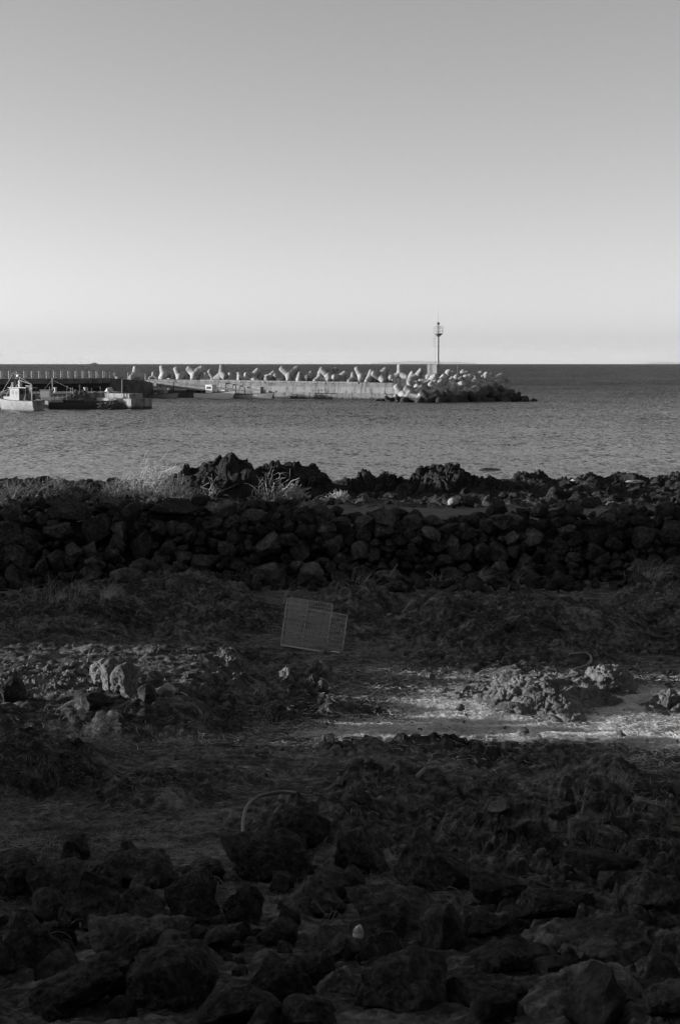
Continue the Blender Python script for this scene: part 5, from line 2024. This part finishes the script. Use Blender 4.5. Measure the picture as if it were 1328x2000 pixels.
b5 = boat('fishing_boat', 418, 782, 283, 8.8, 2.3, 1.05, R(-34), "bright white boat with a low wheelhouse moored by the broken steps", 'bright_hull', sheer=.55)
m = MB(); m.box((-.7, 0, 1.7), (1.7, 1.4, 1.9)); m.box((-.75, 0, 2.7), (2.0, 1.6, .1)); w5 = m.build('wheelhouse', M['bright_hull'], b5, bevel=.1)
m = MB(); m.box((-.7, -.715, 2.15), (1.2, .03, .5)); m.build('window', M['glass'], w5)
m = MB()
for x in (-1.2, .6):
    m.tube([(x, -.5, 1), (x, -.5, 3.1)], .04, 6); m.tube([(x, .5, 1), (x, .5, 3.1)], .04, 6)
m.tube([(-1.3, -.5, 3.05), (.7, -.5, 3.05)], .06, 6); m.tube([(-1.3, .5, 3.05), (.7, .5, 3.05)], .06, 6)
m.build('frame', M['offwhite'], b5)
m = MB(); m.lathe([(.42, 1.0), (.45, 1.4), (.3, 1.75), (.05, 1.85)], (.9, 0, 0), 12); m.build('fish_box', M['offwhite'], b5, smooth=True)
m = MB(); m.box((2.6, 0, 1.65), (1.0, .7, .3)); m.build('bow_hatch', M['offwhite'], b5, bevel=.04)

b6 = boat('fishing_boat', 495, 781, 281, 7.8, 2.0, .85, R(-30), "grey weathered boat with thin masts, rightmost of the moored boats", 'white', sheer=.5)
m = MB()
for x in (-2.0, -.6, .9):
    m.tube([(x, 0, .7), (x, 0, 4.0)], .05, 6)
m.tube([(-2, 0, 3.4), (.9, 0, 3.6)], .04, 6)
m.build('masts', M['mid'], b6)
m = MB(); m.box((1.2, 0, 1.6), (1.8, 1.2, 1.4)); m.box((1.1, 0, 2.33), (2.2, 1.4, .08)); m.build('wheelhouse', M['mid'], b6, bevel=.05)
m = MB(); m.lathe([(.2, 0), (.25, .5), (.1, .9)], (2.7, 0, 1.0), 10); m.build('bow_winch', M['offwhite'], b6)

# rods, lamps and deck gear that clutter the small boats
for bt, seed_, L_, zd_ in ((b4, 1, 4.5, .7), (b5, 2, 5.6, 1.05), (b6, 3, 5.2, .85), (b1, 4, 7.0, 1.25), (b2, 5, 7.4, 1.0), (b3, 6, 5.5, 1.0)):
    rg_ = random.Random(seed_)
    m = MB()
    for k in range(9):
        x, y, h = rg_.uniform(-L_ / 2, L_ / 2), rg_.uniform(-.6, .6), rg_.uniform(.5, 2.6)
        m.tube([(x, y, zd_ - .2), (x + rg_.uniform(-.3, .3), y, zd_ + h)], .045, 5, .03)
    m.build('rods', M['offwhite'] if seed_ % 2 else M['mid'], bt)
    for k in range(6):
        x, y = rg_.uniform(-L_ / 2, L_ / 2), rg_.uniform(-.6, .6)
        V, F = rock_verts(2000 + seed_ * 10 + k, (rg_.uniform(.4, .9), .5, rg_.uniform(.3, .6)), 3, 6)
        link('deck_gear', np_mesh('deck_gear', V + np.array([x, y, zd_ + .1]), F, M[rg_.choice(['offwhite', 'dark', 'mid', 'foam'])]), bt)

# posts and ropes along the quay wall
for k, (px_, top, bot, Y, lab) in enumerate(((340, 745, 775, 290, "dark mooring pole standing in front of the ramp"),
                                             (461, 752, 778, 286, "mooring pole between the white boat and the grey boat"),
                                             (478, 756, 778, 286, "shorter mooring pole beside the grey boat"))):
    a, b = at_y(px_, bot, Y), at_y(px_, top, Y)
    m = MB(); m.tube([(0, 0, 0), (0, 0, b[2] - a[2])], .09, 8)
    tag(m.build('mooring_pole', M['dark'], None, tuple(a)), lab, 'pole', 'mooring poles')

# ship on the horizon
q = at_y(184, 710, 8000)
sh = empty('ship', (q[0], 8000, SEA - 8000 ** 2 / (2 * 3.0e7) - .5))
sh.scale = (.75, .75, .75)
tag(sh, "distant grey ship on the horizon at the left", 'ship')
m = MB(); m.prism([(-28, -5), (26, -5), (34, 0), (26, 5), (-28, 5)], 0, 6.5); m.build('hull', M['mid'], sh)
m = MB(); m.box((-2, 0, 9), (14, 8, 5)); m.box((-4, 0, 14), (8, 6, 5)); m.box((14, 0, 9), (14, 8, 5)); m.box((12, 0, 13), (8, 5, 4)); m.build('superstructure', M['mid'], sh)
m = MB(); m.box((-22, 0, 8.5), (9, 7, 3)); m.build('stern_house', M['white'], sh)

# ------------------------------------------------------------------ village houses outside the frame on the left: they cast the shade
def house(x, y, sx_, sy_, h, label, rz=0.0, ridge=1.4):
    root = empty('house', (x, y, gz(x, y) - .3), (0, 0, rz))
    tag(root, label, 'house', 'village houses left of the field')
    wl_ = MB().box((0, 0, h / 2), (sx_, sy_, h)).build('wall', M['house'], root)
    m_ = MB()
    ox, oy = sx_ / 2 + .4, sy_ / 2 + .4
    m_.add([(-ox, -oy, h), (ox, -oy, h), (ox, oy, h), (-ox, oy, h), (0, -oy, h + ridge), (0, oy, h + ridge)],
           [(0, 3, 2, 1), (0, 1, 4), (3, 5, 2), (1, 2, 5, 4), (0, 4, 5, 3)])
    m_.build('roof', M['roof'], root)
    n_ = max(1, int(sy_ / 3.5))
    for i in range(n_):
        yy = -sy_ / 2 + sy_ * (i + .5) / n_
        f_ = MB().box((sx_ / 2 + .02, yy, h * .45), (.08, 1.3, 1.2)).build('window', M['white'], root)
        MB().box((sx_ / 2 + .07, yy, h * .45), (.02, 1.1, 1.0)).build('pane', M['glass'], f_)
    return root


SX = -44
sl = math.tan(SUN_ROT - R(270))            # shift of the shadow along y per metre of x
gap0, gap1 = 12.55 + (-SX) * sl, 15.95 + (-SX) * sl
house(SX - 5, gap0 - 13.0, 9, 26, 9.5, "long grey-rendered house whose gable borders the near side of the gap")
house(SX - 5, gap1 + 11.6, 9, 23.2, 10.2, "tall house whose gable borders the far side of the gap")

# unseen houses added behind the viewer to keep sky light off the boulder fronts
house(-9, -9, 13, 9, 7.5, "wide unseen house added behind the viewpoint to block sky light", R(90))
house(7, -8.5, 12, 9, 6.5, "second unseen house added behind the viewpoint to block sky light", R(90))

# ------------------------------------------------------------------ far islands and the air between
for (ix, wd_, hh_, sd_, lab_) in ((825, 200, 5.0, 5, "faint far island on the horizon behind the beacon"),
                                  (1300, 90, 3.6, 8, "faint far island on the horizon at the right edge")):
    D_ = 95000.0
    xc = (ix - 664) / FPX * D_
    n_ = 60
    xs_ = np.linspace(-1, 1, n_)
    prof_ = (1 - np.abs(xs_) ** 2.2) * (.65 + .5 * perlin3(np.stack([xs_ * 2.2, xs_ * 0 + sd_, xs_ * 0], -1), sd_)) * hh_ / FPX * D_
    prof_ = np.maximum(prof_, 1.0)
    hw_ = wd_ / FPX * D_ / 2
    V_, F_ = [], []
    for k_ in range(n_):
        for (yy_, zz_) in ((-4000, 0), (-1200, .75), (0, 1), (1500, .7), (4000, 0)):
            V_.append((xc + xs_[k_] * hw_, D_ + yy_, CAM_Z - 60 + (prof_[k_] + 60) * zz_ + (0 if zz_ else -80)))
    for k_ in range(n_ - 1):
        for q_ in range(4):
            a_i = k_ * 5 + q_
            F_.append((a_i, a_i + 1, a_i + 6, a_i + 5))
    ob_ = MB().add(V_, F_).build('hills', M['deck'])
    tag(ob_, lab_, None, None, 'structure')
m = MB()
m.box((0, 48000, 170), (120000, 105000, 860))
hz = m.build('haze', M['deck'])
hm = bpy.data.materials.new('haze')
hm.use_nodes = True
hn = hm.node_tree
hn.nodes.remove(hn.nodes['Principled BSDF'])
hv = hn.nodes.new('ShaderNodeVolumePrincipled')
hv.inputs['Density'].default_value = HAZE
hv.inputs['Color'].default_value = (.37, .37, .37, 1)
hv.inputs['Anisotropy'].default_value = .0
hn.links.new(hv.outputs[0], hn.nodes['Material Output'].inputs['Volume'])
hz.data.materials.clear()
hz.data.materials.append(hm)
tag(hz, kind='stuff')
